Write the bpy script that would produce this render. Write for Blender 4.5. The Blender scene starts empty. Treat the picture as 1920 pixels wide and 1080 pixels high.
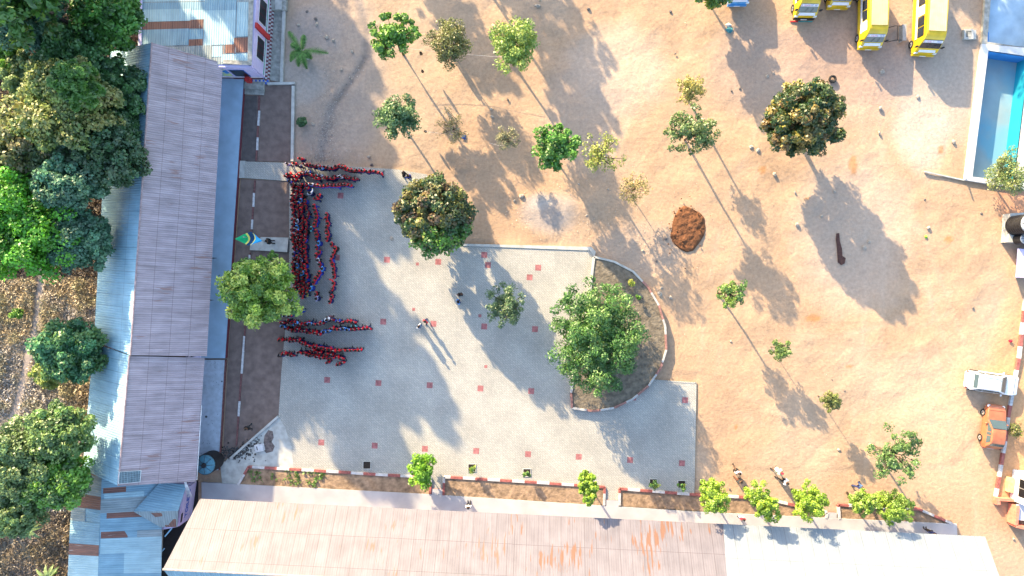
import bpy, bmesh, math, random
import numpy as np
from mathutils import Vector, Matrix
R = math.radians
random.seed(7)
H, S = 58.0, 22.0                      # camera height, photo pixels per metre on the ground

# ------------------------------------------------------------------ camera, sky, sun, exposure
scn = bpy.context.scene
cam = bpy.data.objects.new('camera', bpy.data.cameras.new('camera'))
scn.collection.objects.link(cam)
cam.location = (0, 0, H); cam.rotation_euler = (0, 0, 0)
cam.data.sensor_width = 36; cam.data.lens = 36 * H / (1920 / S)
cam.data.clip_end = 3000; cam.data.clip_start = 0.5
scn.camera = cam
SUN_EL = 20.0
SUN_DIR = Vector((-0.545 * math.cos(R(SUN_EL)), 0.838 * math.cos(R(SUN_EL)), math.sin(R(SUN_EL)))).normalized()
world = bpy.data.worlds.new('World'); scn.world = world; world.use_nodes = True
wn = world.node_tree
bg = wn.nodes['Background']
sky = wn.nodes.new('ShaderNodeTexSky'); sky.sky_type = 'NISHITA'; sky.sun_disc = False
sky.sun_elevation = R(SUN_EL); sky.sun_rotation = math.atan2(SUN_DIR.x, SUN_DIR.y)
sky.air_density = 1.0; sky.dust_density = 1.5; sky.ozone_density = 1.0
wn.links.new(sky.outputs[0], bg.inputs[0]); bg.inputs[1].default_value = 0.15
sd = bpy.data.lights.new('sun', 'SUN'); sd.energy = 4.0; sd.angle = R(0.55); sd.color = (1.0, 0.77, 0.47)
sun = bpy.data.objects.new('sun', sd); scn.collection.objects.link(sun)
sun.rotation_euler = SUN_DIR.to_track_quat('Z', 'Y').to_euler()
scn.view_settings.view_transform = 'Standard'; scn.view_settings.look = 'None'
scn.view_settings.exposure = 2.27; scn.view_settings.gamma = 1

# ------------------------------------------------------------------ helpers
def G(px, py, z=0.0):
    k = (H - z) / H / S
    return Vector(((px - 960) * k, (540 - py) * k, z))
COL = scn.collection
def link(o, parent=None):
    COL.objects.link(o)
    if parent is not None: o.parent = parent
    return o
def tag(o, label=None, cat=None, group=None, kind=None):
    if label: o['label'] = label
    if cat: o['category'] = cat
    if group: o['group'] = group
    if kind: o['kind'] = kind
    return o
def empty(name, loc=(0, 0, 0), rz=0):
    o = bpy.data.objects.new(name, None); link(o)
    o.location = loc; o.rotation_euler = (0, 0, rz); o.empty_display_size = 0.3
    return o
def copy_tree(o, parent=None):
    c = o.copy(); link(c, parent)
    for ch in list(o.children): copy_tree(ch, c)
    return c

MATS = {}
def mat(name, col, rough=0.8, var=0.15, scale=3.0, bump=0.0, bscale=None, metal=0.0, col2=None, spec=0.3, detail=6, extra=None):
    if name in MATS: return MATS[name]
    m = bpy.data.materials.new(name); m.use_nodes = True; nt = m.node_tree
    b = nt.nodes['Principled BSDF']
    b.inputs['Roughness'].default_value = rough; b.inputs['Metallic'].default_value = metal
    b.inputs['Specular IOR Level'].default_value = spec
    tc = nt.nodes.new('ShaderNodeTexCoord')
    n = nt.nodes.new('ShaderNodeTexNoise'); n.inputs['Scale'].default_value = scale; n.inputs['Detail'].default_value = detail
    nt.links.new(tc.outputs['Object'], n.inputs['Vector'])
    r = nt.nodes.new('ShaderNodeMapRange'); r.inputs['From Min'].default_value = 0.3; r.inputs['From Max'].default_value = 0.7
    nt.links.new(n.outputs['Fac'], r.inputs['Value'])
    mx = nt.nodes.new('ShaderNodeMix'); mx.data_type = 'RGBA'
    c2 = col2 or tuple(max(0, c * (1 - 2 * var)) for c in col)
    c1 = col if col2 else tuple(min(1, c * (1 + var * .6)) for c in col)
    mx.inputs['A'].default_value = (*c2, 1); mx.inputs['B'].default_value = (*c1, 1)
    nt.links.new(r.outputs[0], mx.inputs['Factor'])
    out = mx.outputs['Result']
    if bump:
        bn = nt.nodes.new('ShaderNodeTexNoise'); bn.inputs['Scale'].default_value = bscale or scale * 4; bn.inputs['Detail'].default_value = 8
        nt.links.new(tc.outputs['Object'], bn.inputs['Vector'])
        bb = nt.nodes.new('ShaderNodeBump'); bb.inputs['Strength'].default_value = 1; bb.inputs['Distance'].default_value = bump
        nt.links.new(bn.outputs['Fac'], bb.inputs['Height']); nt.links.new(bb.outputs[0], b.inputs['Normal'])
    if extra: out = extra(nt, tc, out, b) or out
    nt.links.new(out, b.inputs['Base Color'])
    MATS[name] = m
    return m

def mixc(nt, fac, a, bcol, blend='MIX'):
    mx = nt.nodes.new('ShaderNodeMix'); mx.data_type = 'RGBA'; mx.blend_type = blend
    if hasattr(fac, 'links'): nt.links.new(fac, mx.inputs['Factor'])
    else: mx.inputs['Factor'].default_value = fac
    if hasattr(a, 'links'): nt.links.new(a, mx.inputs['A'])
    else: mx.inputs['A'].default_value = (*a, 1)
    if hasattr(bcol, 'links'): nt.links.new(bcol, mx.inputs['B'])
    else: mx.inputs['B'].default_value = (*bcol, 1)
    return mx.outputs['Result']

class MB:
    """collects faces, builds ONE mesh object"""
    def __init__(s): s.v = []; s.f = []; s.m = []; s.mats = []; s.uv = {}
    def mi(s, m):
        if m not in s.mats: s.mats.append(m)
        return s.mats.index(m)
    def face(s, pts, m, uv=None):
        i = len(s.v); s.v += [tuple(p) for p in pts]; s.f.append(list(range(i, i + len(pts)))); s.m.append(s.mi(m))
        if uv: s.uv[len(s.f) - 1] = uv
    def faces(s, verts, faces, m):
        i = len(s.v); s.v += [tuple(p) for p in verts]; k = s.mi(m)
        for f in faces: s.f.append([i + a for a in f]); s.m.append(k)
    def prism(s, poly, z0, z1, m, mside=None):
        n = len(poly)
        a = sum(poly[i][0] * poly[(i + 1) % n][1] - poly[(i + 1) % n][0] * poly[i][1] for i in range(n))
        if a < 0: poly = poly[::-1]
        vs = [(p[0], p[1], z0) for p in poly] + [(p[0], p[1], z1) for p in poly]
        s.faces(vs, [list(range(n, 2 * n))], m)
        s.faces(vs, [[i, (i + 1) % n, n + (i + 1) % n, n + i] for i in range(n)], mside or m)
    def hexa(s, lo, hi, m):          # lo, hi: 4 points each, same winding
        vs = list(lo) + list(hi)
        s.faces(vs, [[3, 2, 1, 0], [4, 5, 6, 7], [0, 1, 5, 4], [1, 2, 6, 5], [2, 3, 7, 6], [3, 0, 4, 7]], m)
    def box(s, x0, x1, y0, y1, z0, z1, m, M=None):
        lo = [(x0, y0, z0), (x1, y0, z0), (x1, y1, z0), (x0, y1, z0)]; hi = [(a, b, z1) for a, b, _ in lo]
        if M is not None: lo = [M @ Vector(p) for p in lo]; hi = [M @ Vector(p) for p in hi]
        s.hexa(lo, hi, m)
    def bar(s, a, b, w, h, m, z0=None):   # wall-like bar from a to b in plan
        a = Vector(a); b = Vector(b); d = (b - a); d.z = 0; n = Vector((-d.y, d.x, 0)).normalized() * w / 2
        lo = [a - n, b - n, b + n, a + n]; hi = [p + Vector((0, 0, h)) for p in lo]
        s.hexa(lo, hi, m)
    def tube(s, pts, rad, m, n=6, cap=True):
        pts = [Vector(p) for p in pts]; vs = []; fs = []
        if not isinstance(rad, (list, tuple)): rad = [rad] * len(pts)
        for i, p in enumerate(pts):
            d = (pts[min(i + 1, len(pts) - 1)] - pts[max(i - 1, 0)])
            if d.length < 1e-6: d = Vector((0, 0, 1))
            q = d.to_track_quat('Z', 'Y')
            for k in range(n):
                a = 2 * math.pi * k / n
                vs.append(p + q @ Vector((math.cos(a) * rad[i], math.sin(a) * rad[i], 0)))
        for i in range(len(pts) - 1):
            for k in range(n):
                fs.append([i * n + k, i * n + (k + 1) % n, (i + 1) * n + (k + 1) % n, (i + 1) * n + k])
        if cap: fs.append(list(range(n))[::-1]); fs.append([(len(pts) - 1) * n + k for k in range(n)])
        s.faces(vs, fs, m)
    def ell(s, c, r, m, nu=10, nv=6, jit=0, rnd=None):
        vs = []; fs = []
        for j in range(nv + 1):
            t = math.pi * j / nv
            for i in range(nu):
                a = 2 * math.pi * i / nu; k = 1 + (rnd.uniform(-jit, jit) if rnd else 0)
                vs.append((c[0] + r[0] * k * math.sin(t) * math.cos(a), c[1] + r[1] * k * math.sin(t) * math.sin(a), c[2] + r[2] * k * math.cos(t)))
        for j in range(nv):
            for i in range(nu):
                fs.append([j * nu + i, (j + 1) * nu + i, (j + 1) * nu + (i + 1) % nu, j * nu + (i + 1) % nu])
        s.faces(vs, fs, m)
    def build(s, name, parent=None, smooth=False, loc=None):
        me = bpy.data.meshes.new(name)
        me.from_pydata(s.v, [], s.f)
        for m in s.mats: me.materials.append(m)
        me.polygons.foreach_set('material_index', s.m)
        if s.uv:
            ul = me.uv_layers.new(name='UVMap')
            for fi, uvs in s.uv.items():
                p = me.polygons[fi]
                for k, li in enumerate(p.loop_indices): ul.data[li].uv = uvs[k]
        if smooth: me.polygons.foreach_set('use_smooth', [True] * len(me.polygons))
        me.update()
        o = bpy.data.objects.new(name, me); link(o, parent)
        if loc is not None: o.location = loc
        return o
def poly(pts, z=0): return [tuple(G(x, y, 0).xy) for x, y in pts]

# ------------------------------------------------------------------ materials
def paving_extra(nt, tc, base, b):
    mp = nt.nodes.new('ShaderNodeMapping'); mp.inputs['Rotation'].default_value = (0, 0, R(42))
    nt.links.new(tc.outputs['Object'], mp.inputs['Vector'])
    br = nt.nodes.new('ShaderNodeTexBrick'); br.inputs['Scale'].default_value = 1
    br.inputs['Brick Width'].default_value = 0.30; br.inputs['Row Height'].default_value = 0.15; br.inputs['Mortar Size'].default_value = 0.014
    br.inputs['Color1'].default_value = (1.07, 1.06, 1.04, 1); br.inputs['Color2'].default_value = (0.90, 0.92, 0.93, 1); br.inputs['Mortar'].default_value = (0.72, 0.72, 0.70, 1)
    nt.links.new(mp.outputs[0], br.inputs['Vector'])
    o = mixc(nt, 1.0, base, br.outputs['Color'], 'MULTIPLY')
    n = nt.nodes.new('ShaderNodeTexNoise'); n.inputs['Scale'].default_value = 0.35; n.inputs['Detail'].default_value = 5
    nt.links.new(tc.outputs['Object'], n.inputs['Vector'])
    r = nt.nodes.new('ShaderNodeMapRange'); r.inputs['From Min'].default_value = .35; r.inputs['From Max'].default_value = .65; r.inputs['To Min'].default_value = .86; r.inputs['To Max'].default_value = 1.06
    nt.links.new(n.outputs[0], r.inputs[0])
    cr = nt.nodes.new('ShaderNodeCombineColor')
    for i in range(3): nt.links.new(r.outputs[0], cr.inputs[i])
    o = mixc(nt, 1.0, o, cr.outputs[0], 'MULTIPLY')
    bp = nt.nodes.new('ShaderNodeBump'); bp.inputs['Distance'].default_value = .01; bp.inputs['Strength'].default_value = .6
    nt.links.new(br.outputs['Fac'], bp.inputs['Height']); bp.invert = True
    nt.links.new(bp.outputs[0], b.inputs['Normal'])
    return o
M_pave = mat('paving_blocks', (.365, .355, .322), .9, .10, 9, extra=paving_extra)
M_redpave = mat('red_paver', (.33, .13, .13), .9, .22, 5, bump=.004)
M_conc = mat('concrete', (.40, .40, .37), .85, .14, 2.2, bump=.006, bscale=25)
M_concd = mat('old_concrete', (.30, .30, .27), .9, .22, 3.0, bump=.01, bscale=18)
M_ver = mat('smooth_concrete', (.31, .44, .55), .7, .08, 1.2, bump=.002)
M_walk = mat('pale_walkway', (.34, .345, .36), .8, .07, 1.0, bump=.002)
M_kw = mat('white_kerb_paint', (.46, .455, .45), .6, .18, 6, bump=.004)
M_kr = mat('red_kerb_paint', (.30, .10, .085), .6, .22, 6, bump=.004)
M_kr2 = mat('faded_maroon_paint', (.16, .07, .065), .7, .25, 6, bump=.004)
M_soil = mat('bed_soil', (.165, .122, .105), .95, .16, 1.6, bump=.035, bscale=7)
M_soil2 = mat('light_bed_soil', (.27, .19, .125), .95, .25, 2.5, bump=.08, bscale=4)
M_soil3 = mat('planter_soil', (.165, .14, .105), .95, .25, 2.5, bump=.08, bscale=5)
M_dark = mat('dark_opening', (.008, .009, .012), .3, .1, 2)
M_glass = mat('dark_glass', (.02, .025, .035), .08, .1, 1, spec=.6)
M_lav = mat('lavender_wall_paint', (.50, .44, .62), .8, .06, 2)
M_lavw = mat('white_wall_paint', (.62, .60, .62), .8, .08, 2)
M_red = mat('red_paint', (.42, .03, .03), .6, .1, 3)
M_maroon = mat('maroon_paint', (.13, .03, .04), .7, .1, 3)
M_green = mat('green_trim', (.10, .32, .24), .7, .1, 3)
M_bark = mat('bark', (.13, .095, .07), .95, .3, 8, bump=.02)
M_twig = mat('grey_twigs', (.22, .19, .16), .95, .2, 8)
M_steel = mat('galvanised_steel', (.42, .43, .44), .4, .1, 5, metal=.6)
M_black = mat('black_plastic', (.018, .018, .02), .45, .2, 4)
M_rubber = mat('tyre_rubber', (.02, .02, .02), .8, .2, 10)
M_rim = mat('wheel_rim', (.5, .5, .5), .35, .1, 4, metal=.5)
M_chrome = mat('light_glass', (.7, .72, .72), .15, .05, 4, spec=.7)
M_yel = mat('bus_yellow', (.62, .41, .015), .35, .14, 1.6, spec=.5)
M_yelf = mat('faded_roof_yellow', (.56, .40, .22), .55, .08, 1.5)
M_org = mat('car_orange', (.36, .125, .06), .35, .14, 2, spec=.5)
M_wht = mat('car_white', (.66, .66, .66), .25, .03, 2, spec=.5)
M_blue = mat('blue_print', (.03, .10, .42), .5, .1, 4)
M_pinkp = mat('pink_print', (.60, .12, .30), .5, .1, 4)
M_whp = mat('white_vinyl', (.66, .66, .68), .5, .04, 4)
M_stone = mat('pale_stone', (.38, .33, .27), .9, .2, 6, bump=.02)
M_stoned = mat('dark_stone', (.15, .13, .12), .9, .2, 6, bump=.02)
M_wood = mat('grey_board', (.30, .31, .32), .7, .15, 6)

def metal(name, c1, c2, rust=None, rustamt=.0, rscale=1.0, seam=(2.4, .8), bumpd=.012, waves=.19, rough=.55, lines=.25):
    """corrugated roof sheet. UV: u along the eave (m), v up the slope (m)"""
    m = bpy.data.materials.new(name); m.use_nodes = True; nt = m.node_tree; b = nt.nodes['Principled BSDF']
    b.inputs['Roughness'].default_value = rough; b.inputs['Specular IOR Level'].default_value = .35
    uv = nt.nodes.new('ShaderNodeUVMap')
    sep = nt.nodes.new('ShaderNodeSeparateXYZ'); nt.links.new(uv.outputs[0], sep.inputs[0])
    mp = nt.nodes.new('ShaderNodeMapping'); mp.inputs['Scale'].default_value = (3.5, .35, 1); nt.links.new(uv.outputs[0], mp.inputs[0])
    n = nt.nodes.new('ShaderNodeTexNoise'); n.inputs['Scale'].default_value = 1.2; n.inputs['Detail'].default_value = 8; nt.links.new(mp.outputs[0], n.inputs['Vector'])
    r = nt.nodes.new('ShaderNodeMapRange'); r.inputs[1].default_value = .35; r.inputs[2].default_value = .65; nt.links.new(n.outputs[0], r.inputs[0])
    base = mixc(nt, r.outputs[0], c2, c1)
    n2 = nt.nodes.new('ShaderNodeTexNoise'); n2.inputs['Scale'].default_value = .8; n2.inputs['Detail'].default_value = 10; nt.links.new(uv.outputs[0], n2.inputs['Vector'])
    r2 = nt.nodes.new('ShaderNodeMapRange'); r2.inputs[1].default_value = .3; r2.inputs[2].default_value = .7; r2.inputs[3].default_value = .86; r2.inputs[4].default_value = 1.12; nt.links.new(n2.outputs[0], r2.inputs[0])
    cc = nt.nodes.new('ShaderNodeCombineColor'); [nt.links.new(r2.outputs[0], cc.inputs[i]) for i in range(3)]
    base = mixc(nt, 1.0, base, cc.outputs[0], 'MULTIPLY')
    # corrugation troughs are tinted darker
    ma = nt.nodes.new('ShaderNodeMath'); ma.operation = 'MULTIPLY'; ma.inputs[1].default_value = 2 * math.pi / waves; nt.links.new(sep.outputs[0], ma.inputs[0])
    sn = nt.nodes.new('ShaderNodeMath'); sn.operation = 'SINE'; nt.links.new(ma.outputs[0], sn.inputs[0])
    lr = nt.nodes.new('ShaderNodeMapRange'); lr.inputs[1].default_value = -1; lr.inputs[2].default_value = 0.2; lr.inputs[3].default_value = lines; lr.inputs[4].default_value = 0; nt.links.new(sn.outputs[0], lr.inputs[0])
    base = mixc(nt, lr.outputs[0], base, tuple(c * .45 for c in c2))
    if seam:
        br = nt.nodes.new('ShaderNodeTexBrick'); br.inputs['Scale'].default_value = 1; br.inputs['Brick Width'].default_value = seam[1]; br.inputs['Row Height'].default_value = seam[0]; br.inputs['Mortar Size'].default_value = .018; br.offset = 0
        nm = nt.nodes.new('ShaderNodeMix'); nm.data_type = 'VECTOR'; nm.inputs['Factor'].default_value = .03
        nt.links.new(uv.outputs[0], nm.inputs['A']); nt.links.new(n2.outputs['Color'], nm.inputs['B'])
        nt.links.new(nm.outputs['Result'], br.inputs['Vector'])
        br.inputs['Color1'].default_value = (1, 1, 1, 1); br.inputs['Color2'].default_value = (.93, .93, .94, 1); br.inputs['Mortar'].default_value = (.62, .58, .58, 1)
        base = mixc(nt, 1.0, base, br.outputs['Color'], 'MULTIPLY')
    if rust:
        mp3 = nt.nodes.new('ShaderNodeMapping'); mp3.inputs['Scale'].default_value = (4.5 * rscale, .5 * rscale, 1); nt.links.new(uv.outputs[0], mp3.inputs[0])
        n3 = nt.nodes.new('ShaderNodeTexNoise'); n3.inputs['Scale'].default_value = 1; n3.inputs['Detail'].default_value = 4; nt.links.new(mp3.outputs[0], n3.inputs['Vector'])
        n4 = nt.nodes.new('ShaderNodeTexNoise'); n4.inputs['Scale'].default_value = .22; n4.inputs['Detail'].default_value = 2; nt.links.new(uv.outputs[0], n4.inputs['Vector'])
        mm = nt.nodes.new('ShaderNodeMath'); mm.operation = 'MULTIPLY'; nt.links.new(n3.outputs[0], mm.inputs[0]); nt.links.new(n4.outputs[0], mm.inputs[1])
        r3 = nt.nodes.new('ShaderNodeMapRange'); r3.inputs[1].default_value = .40 - rustamt; r3.inputs[2].default_value = .43 - rustamt; nt.links.new(mm.outputs[0], r3.inputs[0])
        base = mixc(nt, r3.outputs[0], base, rust)
    bp = nt.nodes.new('ShaderNodeBump'); bp.inputs['Distance'].default_value = bumpd; bp.inputs['Strength'].default_value = .8
    nt.links.new(sn.outputs[0], bp.inputs['Height']); nt.links.new(bp.outputs[0], b.inputs['Normal'])
    nt.links.new(base, b.inputs['Base Color'])
    MATS[name] = m
    return m
R_pink = metal('oxide_pink_sheets', (.40, .325, .345), (.27, .215, .225), (.24, .15, .14), .06, seam=(1.32, 3.4), lines=.34, waves=.165)
R_blue = metal('galvanised_sheets', (.27, .45, .54), (.22, .39, .48), None, seam=(4.0, .9), lines=.12)
R_b4 = metal('pale_rose_sheets', (.142, .132, .15), (.120, .110, .125), (.13, .08, .06), .06, seam=(2.35, .9), lines=.13, bumpd=.004)
R_b4r = metal('rust_streaked_sheets', (.142, .132, .15), (.120, .110, .125), (.13, .068, .045), .09, seam=(2.35, .9), lines=.13, bumpd=.004)
R_wht = metal('white_sheets', (.185, .215, .24), (.172, .20, .225), None, seam=(2.6, 1.0), lines=.12, bumpd=.003)
R_old = metal('weathered_sheets', (.25, .30, .31), (.17, .21, .22), (.17, .10, .08), .03, seam=None)
R_old2 = metal('pale_weathered_sheets', (.30, .44, .48), (.24, .36, .40), None, seam=None, lines=.15)
R_rust = metal('rusty_sheets', (.20, .085, .06), (.13, .06, .045), (.30, .25, .22), .04, seam=None)
R_teal = metal('blue_grey_sheets', (.20, .33, .40), (.14, .25, .31), None, seam=None, lines=.2)

def leaf_mat(name, trans=.25):
    m = bpy.data.materials.new(name); m.use_nodes = True; nt = m.node_tree
    for n in list(nt.nodes): nt.nodes.remove(n)
    o = nt.nodes.new('ShaderNodeOutputMaterial'); a = nt.nodes.new('ShaderNodeAttribute'); a.attribute_name = 'leafcol'
    d = nt.nodes.new('ShaderNodeBsdfDiffuse'); t = nt.nodes.new('ShaderNodeBsdfTranslucent'); g = nt.nodes.new('ShaderNodeBsdfGlossy'); g.inputs['Roughness'].default_value = .45
    mx = nt.nodes.new('ShaderNodeMixShader'); mx.inputs[0].default_value = trans
    mg = nt.nodes.new('ShaderNodeMixShader'); mg.inputs[0].default_value = .045
    nt.links.new(a.outputs['Color'], d.inputs[0]); nt.links.new(a.outputs['Color'], t.inputs[0])
    nt.links.new(d.outputs[0], mx.inputs[1]); nt.links.new(t.outputs[0], mx.inputs[2])
    nt.links.new(mx.outputs[0], mg.inputs[1]); nt.links.new(g.outputs[0], mg.inputs[2]); nt.links.new(mg.outputs[0], o.inputs[0])
    return m
M_leaf = leaf_mat('leaves')
M_litter = leaf_mat('dry_scrub', .05)

# ------------------------------------------------------------------ ground
def vnoise(x, y, seed, octv=5, f=1.0):
    rs = np.random.RandomState(seed); out = np.zeros_like(x); amp = 1; tot = 0
    for o in range(octv):
        tab = rs.rand(256, 256); X = x * f; Y = y * f
        xi = np.floor(X).astype(int); yi = np.floor(Y).astype(int); fx = X - xi; fy = Y - yi
        fx = fx * fx * (3 - 2 * fx); fy = fy * fy * (3 - 2 * fy)
        g = lambda a, b: tab[a % 256, b % 256]
        out += amp * ((g(xi, yi) * (1 - fx) + g(xi + 1, yi) * fx) * (1 - fy) + (g(xi, yi + 1) * (1 - fx) + g(xi + 1, yi + 1) * fx) * fy)
        tot += amp; amp *= .5; f *= 2
    return out / tot
POOL = [(1853, -60), (1811, 336), (1932, 358), (1985, -60)]          # outer rim, photo pixels on the ground
def in_poly(x, y, P):
    ins = np.zeros(x.shape, bool); n = len(P)
    for i in range(n):
        x1, y1 = P[i]; x2, y2 = P[(i + 1) % n]
        c = ((y1 > y) != (y2 > y)) & (x < (x2 - x1) * (y - y1) / (y2 - y1 + 1e-12) + x1)
        ins ^= c
    return ins
def axis(lo, hi, step, far):
    a = list(np.arange(lo, hi + 1e-6, step)); d = step; x = a[-1]; b = []
    while x < far: d *= 1.5; x += d; b.append(x)
    x = a[0]; d = step; c = []
    while x > -far: d *= 1.5; x -= d; c.append(x)
    return np.array(c[::-1] + a + b)
def build_ground():
    xs = axis(-48, 48, .22, 900); ys = axis(-30, 30, .22, 900)
    X, Y = np.meshgrid(xs, ys); px = X * S + 960; py = 540 - Y * S
    mask = ((px > 560) & ((py < 320) | (px > 1110))).astype(float)
    mask = np.where((px > 880) & (py < 452), 1, mask)
    mask = np.where((px < 1310) & (py > 700) & (px > 400), 0, mask); mask = np.where((py > 880) & (px > 300), 0, mask); mask = np.where((px < 300), 1, mask)
    mask = np.where((px > 1780) & (py < 370), 0, mask); mask = np.where((px > 1860) & (py > 840), .0, mask)
    rel = vnoise(X + 300, Y + 300, 3, 5, .35) - .5
    fine = vnoise(X + 300, Y + 300, 9, 3, 1.6) - .5
    Z = mask * (rel * .26 + fine * .05) - .03
    def blob(cx, cy, rx, ry, h):
        return h * np.exp(-(((px - cx) / rx) ** 2 + ((py - cy) / ry) ** 2))
    for b in [(1050, 395, 60, 30, .12), (1090, 380, 30, 25, .1), (1740, 380, 50, 12, .05), (1720, 650, 40, 20, .08), (1240, 440, 40, 30, .08), (1235, 560, 16, 30, .08), (1450, 760, 90, 30, .05), (1640, 830, 80, 25, -.06), (1160, 480, 30, 14, .06)]:
        Z += mask * blob(*b)
    # erosion gully at upper left
    gx = np.interp(py, [-50, 0, 60, 110, 150, 200, 250, 300], [672, 674, 690, 684, 660, 622, 608, 600])
    gul = np.exp(-((px - gx) / 9) ** 2) * (py < 300)
    Z -= .14 * gul * (.5 + vnoise(X + 50, Y + 50, 5, 3, 1.2))
    # albedo; some patches carry the tint of the shade falling there
    col = np.zeros(X.shape + (3,)); base = np.array([.345, .238, .155])
    col[:] = base
    n1 = vnoise(X + 500, Y + 500, 21, 5, .12)[..., None]; n2 = vnoise(X + 500, Y + 500, 22, 6, .5)[..., None]; n3 = vnoise(X + 500, Y + 500, 27, 5, .07)[..., None]
    col *= .80 + .40 * n2
    col = col * (1 - .5 * np.clip((n1 - .5) * 5, 0, 1)) + np.array([.375, .295, .22]) * .5 * np.clip((n1 - .5) * 5, 0, 1)
    col = col * (1 - .45 * np.clip((n3 - .5) * 6, 0, 1)) + np.array([.37, .245, .155]) * .45 * np.clip((n3 - .5) * 6, 0, 1)
    def patch(cx, cy, rx, ry, c, a, hard=1.0, ns=31):
        nonlocal col
        d = ((px - cx) / rx) ** 2 + ((py - cy) / ry) ** 2
        d = d * (.6 + .8 * vnoise(X + 90, Y + 90, ns, 5, .8))
        w = np.clip((1 - d) * 1.5 * hard, 0, 1)[..., None] * a
        col = col * (1 - w) + np.array(c) * w
    patch(610, 150, 130, 230, (.30, .245, .205), .75)
    patch(590, 60, 60, 60, (.30, .26, .235), .5)
    patch(560, 150, 60, 50, (.34, .31, .28), .5)
    patch(1030, 400, 62, 44, (.27, .25, .235), .7, 1.0, 33)
    patch(1010, 378, 32, 20, (.31, .30, .285), .6, .8, 34)
    patch(1160, 130, 110, 100, (.40, .32, .25), .6)
    patch(1100, 200, 90, 150, (.34, .27, .22), .5)
    patch(1750, 130, 110, 180, (.36, .30, .25), .7)
    patch(1730, 250, 60, 90, (.42, .35, .28), .7)
    patch(1420, 130, 110, 110, (.31, .235, .19), .6)  # browner shade tint below the top edge tree
    patch(1600, 120, 150, 110, (.30, .21, .17), .6)  # purple-brown shade tint painted around the buses
    patch(1600, 430, 130, 180, (.40, .32, .26), .5)
    patch(1290, 880, 60, 60, (.42, .33, .25), .4)
    patch(1760, 800, 160, 180, (.47, .33, .22), .4)
    patch(1910, 760, 70, 260, (.46, .25, .12), .7)
    patch(1900, 380, 40, 60, (.42, .20, .12), .6)
    patch(1200, 470, 110, 60, (.36, .28, .22), .5)
    for c in [(1525, 597, 17, 9), (1779, 449, 10, 7), (1765, 280, 7, 9), (1514, 372, 6, 4), (1593, 688, 6, 4), (1430, 318, 9, 8), (1600, 310, 9, 22), (1380, 800, 5, 5)]:
        patch(c[0], c[1], c[2], c[3], (.33, .15, .05), .65, 1.5)
    rs_ = np.random.RandomState(8)
    for k in range(9):      # wheel tracks worn into the earth
        xa, ya, xb, yb = [(1740, 150, 1790, 900), (1630, 150, 1560, 1100), (1500, 120, 1330, 700), (1150, -50, 1180, 260), (1340, 60, 1120, 330), (1700, 420, 1850, 1050), (1420, 640, 1790, 560), (640, 330, 900, 40), (1330, 720, 1800, 860)][k]
        t = np.clip(((px - xa) * (xb - xa) + (py - ya) * (yb - ya)) / ((xb - xa) ** 2 + (yb - ya) ** 2), 0, 1)
        wob = 40 * np.sin(t * 3.1) * (1 if k % 2 else -1)
        L_ = math.hypot(xb - xa, yb - ya); dd = ((px - xa) * (yb - ya) - (py - ya) * (xb - xa)) / L_ - wob
        for off in (-17, 17):
            w = (np.exp(-((dd - off) / 4.5) ** 2) * (t > 0) * (t < 1) * np.clip(n2[..., 0] * 2 - .5, 0, 1) * .22)[..., None]
            col = col * (1 - w) + np.array([.42, .34, .27]) * w
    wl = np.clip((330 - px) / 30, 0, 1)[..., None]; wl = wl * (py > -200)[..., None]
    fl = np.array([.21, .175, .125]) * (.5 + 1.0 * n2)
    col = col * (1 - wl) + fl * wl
    pathx = np.interp(py, [500, 560, 620, 700, 780, 860], [78, 72, 66, 45, 25, 0]); pw = (np.exp(-((px - pathx) / 8) ** 4) * (py > 490) * (py < 870))[..., None]
    col = col * (1 - pw) + np.array([.30, .25, .215]) * pw
    gw = (gul * .85)[..., None]; col = col * (1 - gw) + np.array([.22, .19, .17]) * (.4 + 1.2 * n2) * gw
    pool = in_poly(px, py, [(1858, -80), (1818, 330), (1926, 350), (1980, -80)])
    ny, nx = X.shape
    idx = np.arange(ny * nx).reshape(ny, nx)
    keep = ~(pool[:-1, :-1] | pool[1:, 1:] | pool[:-1, 1:] | pool[1:, :-1])
    q = np.stack([idx[:-1, :-1], idx[:-1, 1:], idx[1:, 1:], idx[1:, :-1]], -1)[keep]
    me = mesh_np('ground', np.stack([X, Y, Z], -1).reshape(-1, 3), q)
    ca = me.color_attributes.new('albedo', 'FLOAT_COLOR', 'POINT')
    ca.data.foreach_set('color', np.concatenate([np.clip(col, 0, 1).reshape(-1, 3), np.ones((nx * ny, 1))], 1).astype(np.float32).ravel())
    m = bpy.data.materials.new('bare_earth'); m.use_nodes = True; nt = m.node_tree; b = nt.nodes['Principled BSDF']
    b.inputs['Roughness'].default_value = .95; b.inputs['Specular IOR Level'].default_value = .1
    a = nt.nodes.new('ShaderNodeAttribute'); a.attribute_name = 'albedo'
    tc = nt.nodes.new('ShaderNodeTexCoord')
    n = nt.nodes.new('ShaderNodeTexNoise'); n.inputs['Scale'].default_value = 3.5; n.inputs['Detail'].default_value = 10; n.inputs['Roughness'].default_value = .7
    nt.links.new(tc.outputs['Object'], n.inputs['Vector'])
    r = nt.nodes.new('ShaderNodeMapRange'); r.inputs[1].default_value = .3; r.inputs[2].default_value = .7; r.inputs[3].default_value = .80; r.inputs[4].default_value = 1.14
    nt.links.new(n.outputs[0], r.inputs[0])
    cc = nt.nodes.new('ShaderNodeCombineColor'); [nt.links.new(r.outputs[0], cc.inputs[i]) for i in range(3)]
    o = mixc(nt, 1.0, a.outputs['Color'], cc.outputs[0], 'MULTIPLY')
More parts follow.
